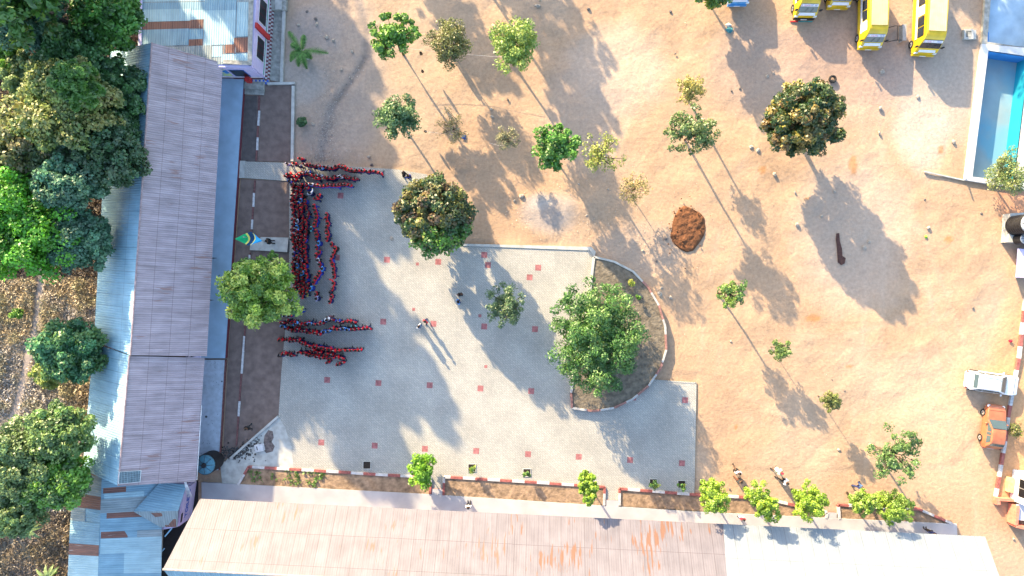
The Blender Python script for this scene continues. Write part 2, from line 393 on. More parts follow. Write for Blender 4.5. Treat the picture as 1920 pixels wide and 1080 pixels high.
    v = nt.nodes.new('ShaderNodeTexVoronoi'); v.inputs['Scale'].default_value = 3.2; nt.links.new(tc.outputs['Object'], v.inputs['Vector'])
    vr = nt.nodes.new('ShaderNodeMapRange'); vr.inputs[1].default_value = .05; vr.inputs[2].default_value = .11; vr.inputs[3].default_value = .55; vr.inputs[4].default_value = 0; nt.links.new(v.outputs['Distance'], vr.inputs[0])
    n5 = nt.nodes.new('ShaderNodeTexNoise'); n5.inputs['Scale'].default_value = .5; nt.links.new(tc.outputs['Object'], n5.inputs['Vector'])
    r5 = nt.nodes.new('ShaderNodeMapRange'); r5.inputs[1].default_value = .5; r5.inputs[2].default_value = .62; nt.links.new(n5.outputs[0], r5.inputs[0])
    mu = nt.nodes.new('ShaderNodeMath'); mu.operation = 'MULTIPLY'; nt.links.new(vr.outputs[0], mu.inputs[0]); nt.links.new(r5.outputs[0], mu.inputs[1])
    o = mixc(nt, mu.outputs[0], o, (.26, .22, .19))
    nt.links.new(o, b.inputs['Base Color'])
    n2_ = nt.nodes.new('ShaderNodeTexNoise'); n2_.inputs['Scale'].default_value = 3.4; n2_.inputs['Detail'].default_value = 12; n2_.inputs['Roughness'].default_value = .62
    nt.links.new(tc.outputs['Object'], n2_.inputs['Vector'])
    bp = nt.nodes.new('ShaderNodeBump'); bp.inputs['Distance'].default_value = .12; bp.inputs['Strength'].default_value = .42
    nt.links.new(n2_.outputs[0], bp.inputs['Height']); nt.links.new(bp.outputs[0], b.inputs['Normal'])
    me.materials.append(m)
    me.polygons.foreach_set('use_smooth', [True] * len(me.polygons))
    o = bpy.data.objects.new('ground', me); link(o); tag(o, kind='structure')
def mesh_np(name, V, Q):
    me = bpy.data.meshes.new(name); V = np.ascontiguousarray(V, np.float32); Q = np.ascontiguousarray(Q, np.int32); k = Q.shape[1]
    me.vertices.add(len(V)); me.vertices.foreach_set('co', V.ravel())
    me.loops.add(Q.size); me.loops.foreach_set('vertex_index', Q.ravel())
    me.polygons.add(len(Q)); me.polygons.foreach_set('loop_start', np.arange(0, Q.size, k, dtype=np.int32))
    me.update(calc_edges=True)
    return me
build_ground()

def sheet(name, pts, z0, z1, m, mside=None):
    b = MB(); b.prism(poly(pts), z0, z1, m, mside); o = b.build(name); tag(o, kind='structure'); return o

# paved yard with its red squares and tree pits
ARC = [(1113, 482), (1150, 491), (1185, 509), (1212, 537), (1233, 572), (1245, 612), (1247, 655), (1236, 690), (1214, 722), (1184, 747), (1150, 763), (1112, 769), (1072, 763)]
yard = [(545, 306), (600, 309), (700, 315), (745, 318), (800, 327), (845, 395), (868, 458), (960, 460), (1108, 465), (1116, 474), (1106, 540), (1085, 640), (1070, 735), (1072, 764)] + ARC[::-1][1:5] + [(1216, 713), (1304, 719), (1300, 930), (1160, 926), (1160, 950), (810, 940), (810, 900), (470, 880), (440, 915), (430, 915), (430, 862), (523, 779), (528, 700), (541, 560), (543, 470), (543, 340)]
b = MB(); b.prism(poly(yard), 0.0, .10, M_pave, M_conc)
SQ = [(726, 487), (719, 603), (813, 607), (908, 612), (1003, 617), (614, 712), (710, 718), (806, 722), (901, 728), (996, 733), (1187, 745), (1284, 750), (603, 829), (703, 835), (797, 841), (893, 845), (990, 851), (1085, 856), (1181, 862), (1278, 868), (822, 491), (915, 497), (1009, 502), (993, 520), (908, 478), (639, 367), (632, 483), (622, 597)]
for x, y in SQ:
    c = G(x, y); h = .25
    b.face([Matrix.Rotation(R(-3), 4, 'Z') @ Vector((dx, dy, 0)) + Vector((c.x, c.y, .104)) for dx, dy in ((-h, -h), (h, -h), (h, h), (-h, h))], M_redpave)
for x, y in [(783, 495), (776, 580), (900, 592), (911, 687)]:
    c = G(x, y); h = .13
    b.face([Vector((c.x + dx, c.y + dy, .104)) for dx, dy in ((-h, -h), (h, -h), (h, h), (-h, h))], M_redpave)
tag(b.build('paved_yard'), kind='structure')
sheet('concrete_apron', [(523, 781), (535, 800), (548, 840), (552, 882), (470, 876), (445, 912), (418, 912), (414, 872), (432, 856)], .104, .108, M_conc)
sheet('soil_strip', [(452, 150), (505, 150), (551, 160), (549, 303), (452, 303)], 0, .045, M_soil)
sheet('soil_strip', [(452, 336), (545, 340), (543, 470), (541, 560), (528, 700), (523, 779), (434, 858), (418, 860), (428, 670)], 0, .045, M_soil)
sheet('dark_soil_edge', [(457, 180), (482, 180), (480, 303), (453, 303)], .049, .05, mat('dark_silt', (.10, .085, .08), .95, .15, 2, bump=.03))  # strip of darker soil
sheet('paved_path', [(461, 303), (545, 306), (545, 340), (459, 334)], 0, .10, M_pave, M_conc)
b = MB(); b.prism(poly([(451, 302), (461, 302), (459, 334), (449, 334)]), 0, .16, M_conc); tag(b.build('path_ramp'), kind='structure')
sheet('drain_channel', [(506, 0), (533, 0), (528, 157), (503, 157)], 0, .04, M_concd)
sheet('bottom_walkway', [(380, 903), (381, 1075), (1795, 1075), (1791, 981), (1300, 958), (800, 925)], 0, .22, M_walk)

# tree pits in the paving: flat dark soil squares, recess shade in their colour, concrete lip
def tree_pit(px, py, label):
    r = empty('tree_pit', G(px, py, .10)); tag(r, label, 'tree pit', 'square tree pits in the paving')
    s = .30; b = MB(); b.box(-s, s, -s, s, .002, .006, mat('pit_soil_shade', (.035, .026, .02), .95, .3, 9)); b.build('soil', r)
    b = MB()
    for x0, x1, y0, y1 in ((-s - .05, s + .05, s, s + .05), (-s - .05, s + .05, -s - .05, -s), (-s - .05, -s, -s, s), (s, s + .05, -s, s)): b.box(x0, x1, y0, y1, .0, .05, M_conc)
    b.build('edging', r)
for (x, y), l in zip([(688, 872), (885, 877), (988, 886), (1098, 889), (1225, 905), (1278, 908)], ['empty square tree pit nearest the creeping vines', 'square tree pit holding the thin sapling left of the yard middle', 'square tree pit with a sapling in front of the long middle bed', 'square tree pit half hidden by the tall bright shrub', 'square tree pit filled with a bushy yellow green seedling', 'square tree pit nearest the paving corner by the bare earth']):
    tree_pit(x, y, l)

# ------------------------------------------------------------------ kerbs
def kerb(name, pts, w, h, seg, label, cat='kerb', m1=None, m2=None, z=0.0, first=0, segs=None):
    """one kerb run, painted in alternating lengths"""
    m1 = m1 or M_kw; m2 = m2 or M_kr; b = MB(); P = [G(x, y) for x, y in pts]; k = first; left = seg
    for i in range(len(P) - 1):
        a, c = P[i], P[i + 1]; d = (c - a); L = d.length; d.normalize(); t = 0
        while t < L - 1e-4:
            e = min(L, t + left); p0 = a + d * t; p1 = a + d * e
            b.bar((p0.x, p0.y, z), (p1.x, p1.y, z), w, h, m1 if k % 2 == 0 else m2)
            left -= e - t; t = e
            if left < 1e-4: left = seg; k += 1
    o = b.build(name); tag(o, label, cat); return o
kerb('painted_kerb', [(448, 908), (468, 874), (500, 876), (640, 884), (700, 888), (808, 894), (807, 925)], .20, .26, 1.05, 'red and white kerb round the vine covered bed at the lower left')
kerb('painted_kerb', [(832, 927), (833, 893), (1000, 903), (1133, 912), (1132, 946)], .20, .26, 1.05, 'red and white kerb round the long bed below the middle of the yard', first=1)
kerb('painted_kerb', [(1161, 946), (1161, 915), (1300, 926), (1430, 933), (1549, 960), (1547, 970)], .20, .26, 1.05, 'red and white kerb of the bed in front of three bright shrubs')
kerb('painted_kerb', [(1572, 972), (1570, 945), (1640, 950), (1720, 953), (1782, 980)], .20, .26, 1.05, 'red and white kerb of the short bed at the right end of the walkway')
sheet('bed_soil', [(449, 912), (469, 876), (807, 896), (806, 930)], .10, .16, M_soil2)
sheet('bed_soil', [(833, 930), (834, 895), (1132, 914), (1131, 948)], .10, .16, M_soil2)
sheet('bed_soil', [(1162, 948), (1162, 917), (1430, 935), (1548, 962), (1546, 972)], .0, .14, M_soil2)
sheet('bed_soil', [(1573, 974), (1571, 947), (1720, 955), (1776, 982)], .0, .14, M_soil2)
def step(px0, px1, py0, py1, label):
    b = MB(); b.prism(poly([(px0, py0), (px1, py0 + 1), (px1, py1 + 1), (px0, py1)]), 0, .20, M_walk, M_kr)
    tag(b.build('entrance_step'), label, 'step', 'steps up to the lower walkway')
step(810, 830, 915, 927, 'low step between the vine bed and the middle bed'); step(1136, 1159, 936, 948, 'low step right of the tall bright shrub'); step(1551, 1567, 959, 971, 'low step between the three shrub bed and the short end bed')
# narrow kerb in the soil strip (long maroon lengths, short white ones)
def strip_kerb(pts, whites, label):
    b = MB(); P = [G(x, y, 0) for x, y in pts]
    for a, c in zip(P[:-1], P[1:]): b.bar(a, c, .13, .12, M_kr2)
    for (x0, y0, x1, y1) in whites: b.bar(G(x0, y0), G(x1, y1), .17, .125, M_kw)
    tag(b.build('painted_kerb'), label, 'kerb')
strip_kerb([(487, 180), (484, 250), (481, 302)], [(487, 208, 485, 236), (484, 258, 483, 282)], 'thin maroon and white kerb between the steps and the paved path')
strip_kerb([(479, 338), (474, 410), (471, 446)], [(477, 362, 476, 388), (474, 412, 473, 430)], 'thin maroon and white kerb running from the paved path to the flag')
strip_kerb([(470, 474), (464, 550), (459, 640), (452, 720), (444, 835)], [(469, 478, 468, 500), (459, 630, 454, 700), (450, 752, 448, 780)], 'thin kerb running below the flag platform towards the dark soil')
b = MB(); b.bar(G(551, 162), G(549, 303), .24, .22, M_conc); b.bar(G(503, 158), G(554, 157), .20, .23, M_conc)
tag(b.build('concrete_border'), 'plain concrete border wall round the upper soil strip', 'border wall')
b = MB(); b.bar(G(534, 20), G(529, 155), .24, .25, M_conc); tag(b.build('drain_wall'), 'pale concrete drain wall beside the palm pot', 'drain wall')
b = MB(); b.bar(G(523, 780), G(434, 858), .18, .26, M_conc); tag(b.build('concrete_border'), 'slanting concrete border between the brown soil and the littered apron', 'border wall')
b = MB(); b.prism(poly([(868, 457), (1108, 463), (1117, 472), (1114, 483), (1106, 470), (868, 461)]), 0, .16, M_conc); tag(b.build('edge_kerb'), 'white concrete edge along the top of the paving right of the round tree', 'kerb')
b = MB(); b.bar(G(1216, 712), G(1304, 718), .12, .12, M_pave); b.bar(G(1304, 716), G(1300, 925), .12, .12, M_pave); tag(b.build('edge_kerb'), 'plain kerb along the right corner of the paving', 'kerb')
b = MB(); b.prism(poly([(508, -30), (541, -30), (539, 22), (512, 22)]), 0, .35, M_concd); b.prism(poly([(518, -30), (533, -30), (531, 21), (519, 21)]), .35, .40, M_conc); tag(b.build('concrete_slab'), 'grey concrete slab at the top beside the lavender building', 'slab')
b = MB(); b.prism(poly([(460, 150), (498, 150), (497, 170), (459, 168)]), 0, .32, M_concd); b.prism(poly([(459, 168), (497, 170), (496, 179), (458, 177)]), 0, .17, M_concd); tag(b.build('entrance_step'), 'two grey steps below the lavender corner', 'step')

# planter: round retaining wall, soil on top
pl = empty('round_planter', G(1160, 620)); tag(pl, 'half round raised planter with a red and white rim under the big leafy tree', 'planter')
left = [(1072, 763), (1070, 735), (1085, 640), (1106, 540), (1113, 482)]
def local(o, root):
    o.parent = root; o.location = -root.location; return o
b = MB(); b.prism(poly(ARC + left[1:-1]), 0, .42, M_soil3, M_conc); local(b.build('soil'), pl)
b = MB(); P = [G(x, y) for x, y in ARC + left[1:]]
dense = []
for a, c in zip(P[:-1], P[1:]):
    n = max(1, int((c - a).length / .5))
    for i in range(n): dense.append(a.lerp(c, i / n))
dense.append(P[-1])
for i in range(len(dense) - 1):
    b.bar(dense[i], dense[i + 1], .17, .50, (mat('dusty_white_paint', (.40, .39, .37), .7, .15, 5) if (i // 2) % 2 else mat('dusty_red_paint', (.29, .15, .125), .7, .2, 5)) if 7 < i < 40 else M_conc)
local(b.build('rim'), pl)

# flag platform
b = MB(); b.prism(poly([(491, 445), (543, 446), (541, 473), (490, 470)]), 0, .32, M_conc); b.prism(poly([(472, 447), (491, 447), (490, 470), (470, 469)]), 0, .20, M_conc)
tag(b.build('speech_platform'), 'low concrete platform where a man in black stands', 'platform')
fp = empty('flagpole', G(497, 452, .32)); tag(fp, 'steel flagpole on the concrete platform with the green and blue flag', 'flagpole')
b = MB(); b.tube([(0, 0, 0), (0, 0, 4.6)], [.035, .022], M_steel, 8); b.ell((0, 0, 4.63), (.05, .05, .05), M_steel, 8, 5); b.build('pole', fp)
b = MB(); b.tube([(0, 0, -.002), (0, 0, .12)], [.11, .09], M_conc, 10); b.build('base', fp)
fg = MB(); gm = mat('flag_green', (.01, .40, .14), .8, .05, 4); bm_ = mat('flag_blue', (.02, .32, .62), .8, .05, 4); km = mat('flag_dark', (.01, .05, .12), .8, .05, 4); ym = mat('flag_yellow', (.75, .65, .12), .8, .05, 4)
C0 = G(440, 448, 4.1); C1 = G(470, 434, 4.7); C2 = G(492, 452, 4.6); C3 = G(466, 461, 4.2)
NU, NV = 40, 12
def fpnt(u, v):
    # u across the stripes (green to blue), v along them
    a = C0.lerp(C1, min(1, u * 2)) if u < .5 else C1.lerp(C2, (u - .5) * 2)
    c = C0.lerp(C3, min(1, u * 2)) if u < .5 else C3.lerp(C2, (u - .5) * 2)
    p = a.lerp(c, v); w = math.sin(u * math.pi)
    return p + Vector((0, 0, .16 * math.sin(u * 7 + v * 3) * w)) + Vector((.12 * math.sin(v * 3.1) * w, 0, 0)) * 2
for i in range(NU):
    u = (i + .5) / NU; m = gm if u < .36 else ym if u < .405 else km if u < .56 else ym if u < .605 else bm_
    for j in range(NV):
        fg.face([fpnt(i / NU, j / NV), fpnt((i + 1) / NU, j / NV), fpnt((i + 1) / NU, (j + 1) / NV), fpnt(i / NU, (j + 1) / NV)], m)
local(fg.build('flag', smooth=True), fp)

# ------------------------------------------------------------------ buildings
def slope(name, a, b_, c, d, m, parent, th=.05, uoff=0, patches=None, voff=0):
    """roof slope: a-b eave, d-c ridge (a under d)."""
    a, b_, c, d = map(Vector, (a, b_, c, d)); mb = MB()
    U = (b_ - a).length; Vv = ((d - a).length + (c - b_).length) / 2
    n = (b_ - a).cross(d - a).normalized()
    if n.z < 0: n = -n
    u0 = (c - b_).dot((b_ - a).normalized()); u1 = (d - a).dot((b_ - a).normalized())
    uv = [(uoff, voff), (uoff + U, voff), (uoff + U + u0, voff + Vv), (uoff + u1, voff + Vv)]
    top = [a, b_, c, d]
    if (b_ - a).cross(d - a).z < 0: order = [3, 2, 1, 0]
    else: order = [0, 1, 2, 3]
    mb.face([top[i] for i in order], m, [uv[i] for i in order])
    lo = [p - n * th for p in top]
    mb.face([lo[i] for i in order[::-1]], M_twig)
    for i in range(4):
        j = (i + 1) % 4; mb.face([top[i], top[j], lo[j], lo[i]], m, [(0, 0)] * 4)
    def P(u, v): return a.lerp(b_, u).lerp(d.lerp(c, u), v)
    for k, (u0_, u1_, v0_, v1_, pm) in enumerate(patches or []):
        lift = n * (.012 + .004 * (k % 5))
        q = [P(u0_, v0_) + lift, P(u1_, v0_) + lift, P(u1_, v1_) + lift, P(u0_, v1_) + lift]
        quv = [(u0_ * U, v0_ * Vv), (u1_ * U, v0_ * Vv), (u1_ * U, v1_ * Vv), (u0_ * U, v1_ * Vv)]
        mb.face([q[i] for i in order], pm, [quv[i] for i in order])
    return mb.build(name, parent)
def lerp2(a, b, t): return (a[0] + (b[0] - a[0]) * t, a[1] + (b[1] - a[1]) * t)

# --- long left building, two roof lengths
bl = empty('classroom_block'); tag(bl, 'long left classroom block with a faded pink and pale blue sheet roof', 'building')
EZ, RZ = 3.0, 6.0
def gable(yt, yb, xoff, dz, ends=(True, True)):
    # image-space lines of eaves and ridge (photo pixels)
    def E(y): return 418 - 48 * (y - 118) / 782 + xoff
    def Rg(y): return 285 - 63 * (y - 80) / 830 + xoff * .6
    def W(y): return 207 - 52 * (y - 97) / 760 + xoff * .3
    return E, Rg, W
pieces = [((418, 118), (388, 668), (285, 80), (245, 666), (207, 97), (176, 640), 0.0),
          ((384, 671), (367, 903), (243, 667), (222, 911), (175, 642), (155, 880), -.16)]
for i, (et, eb, rt, rb, wt, wb, dz) in enumerate(pieces):
    a = G(*eb, EZ + dz); b_ = G(*et, EZ + dz); c = G(*rt, RZ + dz); d = G(*rb, RZ + dz)
    slope('roof', a, b_, c, d, R_pink, bl, uoff=0 if i == 0 else 3)
    a2 = G(*wt, EZ + dz); b2 = G(*wb, EZ + dz)
    slope('roof', a2, b2, d, c, R_blue, bl)
    # ridge capping
    m = MB(); q0 = c + Vector((0, 0, .03)); q1 = d + Vector((0, 0, .03)); m.tube([q0, q1], .07, R_pink if 0 else mat('ridge_cap', (.34, .25, .25), .6, .2, 4), 6); m.build('ridge_cap', bl)
# walls
m = MB()
def wall_px(m, p, q, z0, z1, mt, w=.2): m.bar(G(*p, 0) + Vector((0, 0, z0)), G(*q, 0) + Vector((0, 0, z0)), w, z1 - z0, mt)
B1 = [(414, 146), (364, 862), (236, 860), (266, 122)]
for p, q in zip(B1, B1[1:] + B1[:1]): wall_px(m, p, q, 0, 2.6, M_lav)
m.build('wall', bl)
m = MB(); rt = G(285, 84, RZ - .1); m.face([G(*B1[0]) + Vector((0, 0, 2.6)), rt, G(*B1[3]) + Vector((0, 0, 2.6))], M_lav); m.build('gable_wall', bl); m = MB()
rb = G(222, 905, RZ - .3); m.face([G(*B1[1]) + Vector((0, 0, 2.6)), G(*B1[2]) + Vector((0, 0, 2.6)), rb], M_lav); m.build('gable_wall', bl)
# doors and windows on the veranda side
for k in range(9):
    t = .06 + k * .105; p = lerp2(B1[0], B1[1], t); q = lerp2(B1[0], B1[1], t + .035); dr = k % 3 == 1
    m = MB(); P0, P1 = G(*p), G(*q); off = Vector((.115, .01, 0)); m.bar(P0 + off + Vector((0, 0, .25 if dr else 1.0)), P1 + off + Vector((0, 0, .25 if dr else 1.0)), .04, 2.0 if dr else 1.2, M_maroon if dr else M_dark)
    m.build('door' if dr else 'window', bl)
m = MB(); m.prism(poly([(412, 150), (460, 150), (425, 671), (376, 671)]), 0, .30, M_ver, M_maroon); m.prism(poly([(402, 120), (448, 120), (440, 150), (402, 150)]), 0, .30, M_ver); m.build('veranda_floor', bl)
def chips(nt, tc, base, b):
    v = nt.nodes.new('ShaderNodeTexVoronoi'); v.inputs['Scale'].default_value = 6; nt.links.new(tc.outputs['Object'], v.inputs['Vector'])
    r = nt.nodes.new('ShaderNodeMapRange'); r.inputs[1].default_value = .14; r.inputs[2].default_value = .2; r.inputs[3].default_value = 1; r.inputs[4].default_value = 0; nt.links.new(v.outputs['Distance'], r.inputs[0])
    n = nt.nodes.new('ShaderNodeTexNoise'); n.inputs['Scale'].default_value = .9; nt.links.new(tc.outputs['Object'], n.inputs['Vector'])
    r2 = nt.nodes.new('ShaderNodeMapRange'); r2.inputs[1].default_value = .42; r2.inputs[2].default_value = .6; nt.links.new(n.outputs[0], r2.inputs[0])
    mm = nt.nodes.new('ShaderNodeMath'); mm.operation = 'MULTIPLY'; nt.links.new(r.outputs[0], mm.inputs[0]); nt.links.new(r2.outputs[0], mm.inputs[1])
    v2 = nt.nodes.new('ShaderNodeTexVoronoi'); v2.inputs['Scale'].default_value = 1.1; nt.links.new(tc.outputs['Object'], v2.inputs['Vector'])
    r3 = nt.nodes.new('ShaderNodeMapRange'); r3.inputs[1].default_value = .13; r3.inputs[2].default_value = .15; r3.inputs[3].default_value = 1; r3.inputs[4].default_value = 0; nt.links.new(v2.outputs['Distance'], r3.inputs[0])
    ad = nt.nodes.new('ShaderNodeMath'); ad.operation = 'MAXIMUM'; nt.links.new(mm.outputs[0], ad.inputs[0]); nt.links.new(r3.outputs[0], ad.inputs[1])
    return mixc(nt, ad.outputs[0], base, (.06, .06, .06))
m = MB(); m.prism(poly([(374, 674), (424, 674), (412, 880), (362, 880)]), 0, .26, mat('chipped_terrazzo', (.40, .46, .52), .7, .1, 3, extra=chips), M_kr); m.build('veranda_floor', bl)
m = MB()
m.bar(G(461, 150), G(426, 671), .05, .32, M_maroon); m.bar(G(425, 674), G(413, 880), .07, .30, M_kr2); m.build('floor_edge', bl)
m = MB(); a = G(370, 780, 3.0); m.tube([G(378, 760, 2.9), G(369, 900, 2.75)], .035, mat('white_pipe', (.6, .6, .6), .5), 6); m.build('gutter_pipe', bl)
for (x, y) in ((398, 484), (392, 563)):
    m = MB(); p = G(x - 2, y, 2.85); m.tube([p + Vector((-.2, 0, 0)), p + Vector((.45, .01, -.05))], [.09, .012], M_black, 8); m.build('eave_spike', bl)  # dark tapering spike at the eave
# solar panel
sp = empty('solar_panel'); tag(sp, 'small dark solar panel at the lower end of the pink roof', 'solar panel')
# slope plane of lower right roof
et, eb, rt, rb, wt, wb, dz = pieces[1]
A_ = G(*eb, EZ + dz); D_ = G(*rb, RZ + dz); B_ = G(*et, EZ + dz); nn = (B_ - A_).cross(D_ - A_).normalized(); nn = -nn if nn.z < 0 else nn
def onroof(px, py, lift):
    # intersect view ray with the slope plane: gives a true point on the roof
    o = Vector((0, 0, H)); g = G(px, py, 0); dd = g - o; t = nn.dot(A_ - o) / nn.dot(dd); return o + dd * t + nn * lift
m = MB(); q = [onroof(*p, .07) for p in ((223, 884), (265, 881), (263, 903), (221, 907))]; q2 = [onroof(*p, .11) for p in ((223, 884), (265, 881), (263, 903), (221, 907))]
m.hexa(q, q2, mat('panel_frame', (.5, .52, .52), .4)); m.build('frame', sp)
def cells(nt, tc, base, b):
    br = nt.nodes.new('ShaderNodeTexBrick'); br.inputs['Scale'].default_value = 1; br.offset = 0; br.inputs['Brick Width'].default_value = .16; br.inputs['Row Height'].default_value = .16; br.inputs['Mortar Size'].default_value = .006
    br.inputs['Color1'].default_value = (1, 1, 1, 1); br.inputs['Color2'].default_value = (.8, .8, .8, 1); br.inputs['Mortar'].default_value = (2.5, 2.5, 2.5, 1)
    nt.links.new(tc.outputs['Object'], br.inputs['Vector']); return mixc(nt, 1, base, br.outputs['Color'], 'MULTIPLY')
m = MB(); c = sum((Vector(v) for v in q2), Vector()) / 4; m.face([c + (v - c) * .93 + nn * .004 for v in q2][::-1], mat('solar_cells', (.10, .14, .16), .2, .1, 3, extra=cells)); m.build('cells', sp)

# --- upper left building: patchwork roof, lavender walls with windows and red columns
ub = empty('lavender_building'); tag(ub, 'lavender building with red columns, dark windows and a patchwork sheet roof at the top left', 'building')
Z2 = 3.3
def Gz(px, py): return G(px, py, Z2)
m = MB()
RA, RB, RC, RD = (258, 100), (467, 119), (474, -60), (262, -60)
a, b_, c, d = G(258, 128, 3.1), G(466, 118, 3.3), G(472, -70, 3.3), G(263, -70, 3.1)
PT = []
rnd = random.Random(4)
def uvp(px, py):  # photo pixel to patch coordinates
    return ((px - 262) / 206, (118 - py) / 188)
def pp(x0, y0, x1, y1, mt):
    u0, v1 = uvp(x0, y0); u1, v0 = uvp(x1, y1); PT.append((u0, u1, v0, v1, mt))
pp(262, -60, 384, 0, R_old2); pp(384, -60, 442, 2, R_teal); pp(262, 2, 384, 16, R_teal); pp(384, 2, 442, 18, R_teal); pp(262, 14, 358, 36, R_old2); pp(358, 15, 384, 34, R_old2)
pp(266, 34, 382, 50, R_rust); pp(384, 18, 442, 82, R_old2); pp(444, 4, 468, 68, R_old2); pp(262, 50, 356, 80, R_teal); pp(356, 52, 382, 72, R_teal); pp(356, 70, 382, 84, R_rust)
pp(262, 82, 400, 110, R_old); pp(424, 82, 466, 98, R_rust); pp(440, 70, 466, 82, R_rust); pp(418, 100, 466, 114, R_old2); pp(384, 84, 418, 104, R_old2)
slope('roof', a, b_, c, d, R_old, ub, patches=PT)
m = MB()
m.hexa([G(467, -60, 3.2), G(477, -60, 3.2), G(472, 122, 3.2), G(464, 122, 3.2)], [G(467, -60, 3.38), G(477, -60, 3.38), G(472, 122, 3.38), G(464, 122, 3.38)], M_concd)
m.hexa([G(418, 112, 3.2), G(464, 114, 3.2), G(464, 122, 3.2), G(418, 119, 3.2)], [G(418, 112, 3.36), G(464, 114, 3.36), G(464, 122, 3.36), G(418, 119, 3.36)], M_concd); m.build('parapet', ub)
# walls: ground line (498,148)-(504,89)-(512,-40) and (420,146)-(498,148)
W0, W1, W2, W3, W4 = (497, 147), (512, -80), (420, 146), (300, 140), (304, -80)
m = MB()
for p, q in ((W0, W1), (W2, W0), (W3, W2), (W4, W3)): m.bar(G(*p), G(*q), .22, 3.2, M_lav)
m.build('wall', ub)
E0, E1 = G(*W0), G(*W1); ed = (E1 - E0).normalized(); en = Vector((ed.y, -ed.x, 0)); en = en if en.x > 0 else -en
def epanel(name, t0, t1, z0, z1, mt, off=.115, th=.03, parent=ub):
    m = MB(); p = E0 + ed * t0 + en * off; q = E0 + ed * t1 + en * off
    m.bar(p + Vector((0, 0, z0)), q + Vector((0, 0, z0)), th, z1 - z0, mt); return m.build(name, parent)
epanel('green_band', .1, 9.5, .62, .78, M_green); epanel('pink_band', 0, 9.5, .45, .6, M_lavw)
for t0, t1 in ((1.05, 2.75), (4.0, 5.9)):
    epanel('window_frame', t0 - .08, t1 + .08, .95, 2.55, M_lavw, .12, .03); w = epanel('window', t0, t1, 1.03, 2.47, M_dark, .14, .03)
    for k in (1, 2): epanel('window_bar', t0 + (t1 - t0) * k / 3 - .02, t0 + (t1 - t0) * k / 3 + .02, 1.03, 2.47, M_maroon, .16, .02)
epanel('column', 3.15, 3.55, 0, 3.18, M_red, .2, .2)
Sd = (G(*W2) - E0).normalized(); Sn = Vector((Sd.y, -Sd.x, 0)); Sn = Sn if Sn.y < 0 else -Sn
def spanel(name, t0, t1, z0, z1, mt, off=.115, th=.03):
    m = MB(); p = E0 + Sd * t0 + Sn * off; q = E0 + Sd * t1 + Sn * off
    m.bar(p + Vector((0, 0, z0)), q + Vector((0, 0, z0)), th, z1 - z0, mt); return m.build(name, ub)
def mural(nt, tc, base, b):
    n = nt.nodes.new('ShaderNodeTexNoise'); n.inputs['Scale'].default_value = 2.2; nt.links.new(tc.outputs['Object'], n.inputs['Vector'])
    r = nt.nodes.new('ShaderNodeMapRange'); r.inputs[1].default_value = .45; r.inputs[2].default_value = .5; nt.links.new(n.outputs[0], r.inputs[0])
    n2 = nt.nodes.new('ShaderNodeTexNoise'); n2.inputs['Scale'].default_value = 1.1; nt.links.new(tc.outputs['Object'], n2.inputs['Vector'])
    r2 = nt.nodes.new('ShaderNodeMapRange'); r2.inputs[1].default_value = .52; r2.inputs[2].default_value = .55; nt.links.new(n2.outputs[0], r2.inputs[0])
    o = mixc(nt, r.outputs[0], (.50, .60, .25), (.30, .45, .40)); return mixc(nt, r2.outputs[0], o, (.05, .20, .50))
spanel('mural', 2.3, 3.8, .95, 2.6, mat('painted_mural', (.4, .6, .3), .8, extra=mural)); spanel('red_band', 0, 3.8, .1, .5, M_maroon); spanel('white_band', 0, 3.8, .55, .75, M_lavw)
spanel('window_frame', .82, 2.12, .9, 2.6, mat('blue_frame', (.05, .12, .35), .6), .12); spanel('window', .92, 2.02, 1.0, 2.5, M_dark, .14)
spanel('column', .95, 1.35, 0, 1.0, M_red, .35, .35)
# chequered plinth step along both walls
m = MB(); n = 60
for i in range(n):
    for j in range(2):
        p = E0 + ed * (i * .16 - .3) + en * (.20 + j * .15); mt = M_kw if (i + j) % 2 else M_maroon
        m.bar(p, p + ed * .16, .15, .34 - .12 * j, mt)
for i in range(12):
    for j in range(2):
        p = E0 - ed * .1 + Sd * (i * .16 - .4) + Sn * (.20 + j * .15); m.bar(p + Vector((0, 0, 0)), p + Sd * .16, .15, .335 - .12 * j, M_kw if (i + j) % 2 else M_blue)
m.build('chequered_plinth', ub)

# --- toilet block at the lower left
tb = empty('toilet_block'); tag(tb, 'lower left toilet block with patched rusty roofs and a lavender wall with blue lettering', 'building')
Z3, Z3r = 2.5, 3.7
a = G(302, 1100, Z3); b_ = G(300, 985, Z3); b2 = G(318, 905, Z3)
rdt, rdb = G(191, 895, Z3r), G(183, 1100, Z3r)
def patchset(seed, nu, nv, choices):
    rr = random.Random(seed); out = []
    for j in range(nv):
        u = 0
        while u < 1:
            w = rr.uniform(.16, .45); u1 = min(1, u + w)
            out.append((u, u1, j / nv, min(1, (j + 1) / nv + .03), rr.choice(choices))); u = u1
    return out
slope('roof', G(302, 1100, Z3), G(305, 885, Z3), rdt, rdb, R_teal, tb, patches=[(0, .12, 0, 1, R_teal), (.12, .30, 0, .6, R_old2), (.12, .30, .6, 1, R_teal), (.30, .44, 0, .98, R_old2), (.44, .5, .0, .4, R_old), (.44, .5, .4, .98, R_rust), (.5, .62, .0, 1, R_teal), (.62, .67, .3, .9, R_rust), (.67, .8, 0, 1, R_old), (.80, .85, .3, .95, R_old2), (.85, .9, .6, .97, R_rust), (.9, 1, 0, .6, R_old)])
slope('roof', G(137, 885, Z3), G(126, 1100, Z3), rdb, rdt, R_teal, tb, patches=[(0, .18, 0, 1, R_old), (.18, .3, 0, 1, R_rust), (.3, .42, 0, .5, R_old), (.42, .62, 0, 1, R_teal), (.62, .72, 0, 1, R_rust), (.72, 1, 0, 1, R_old2)])
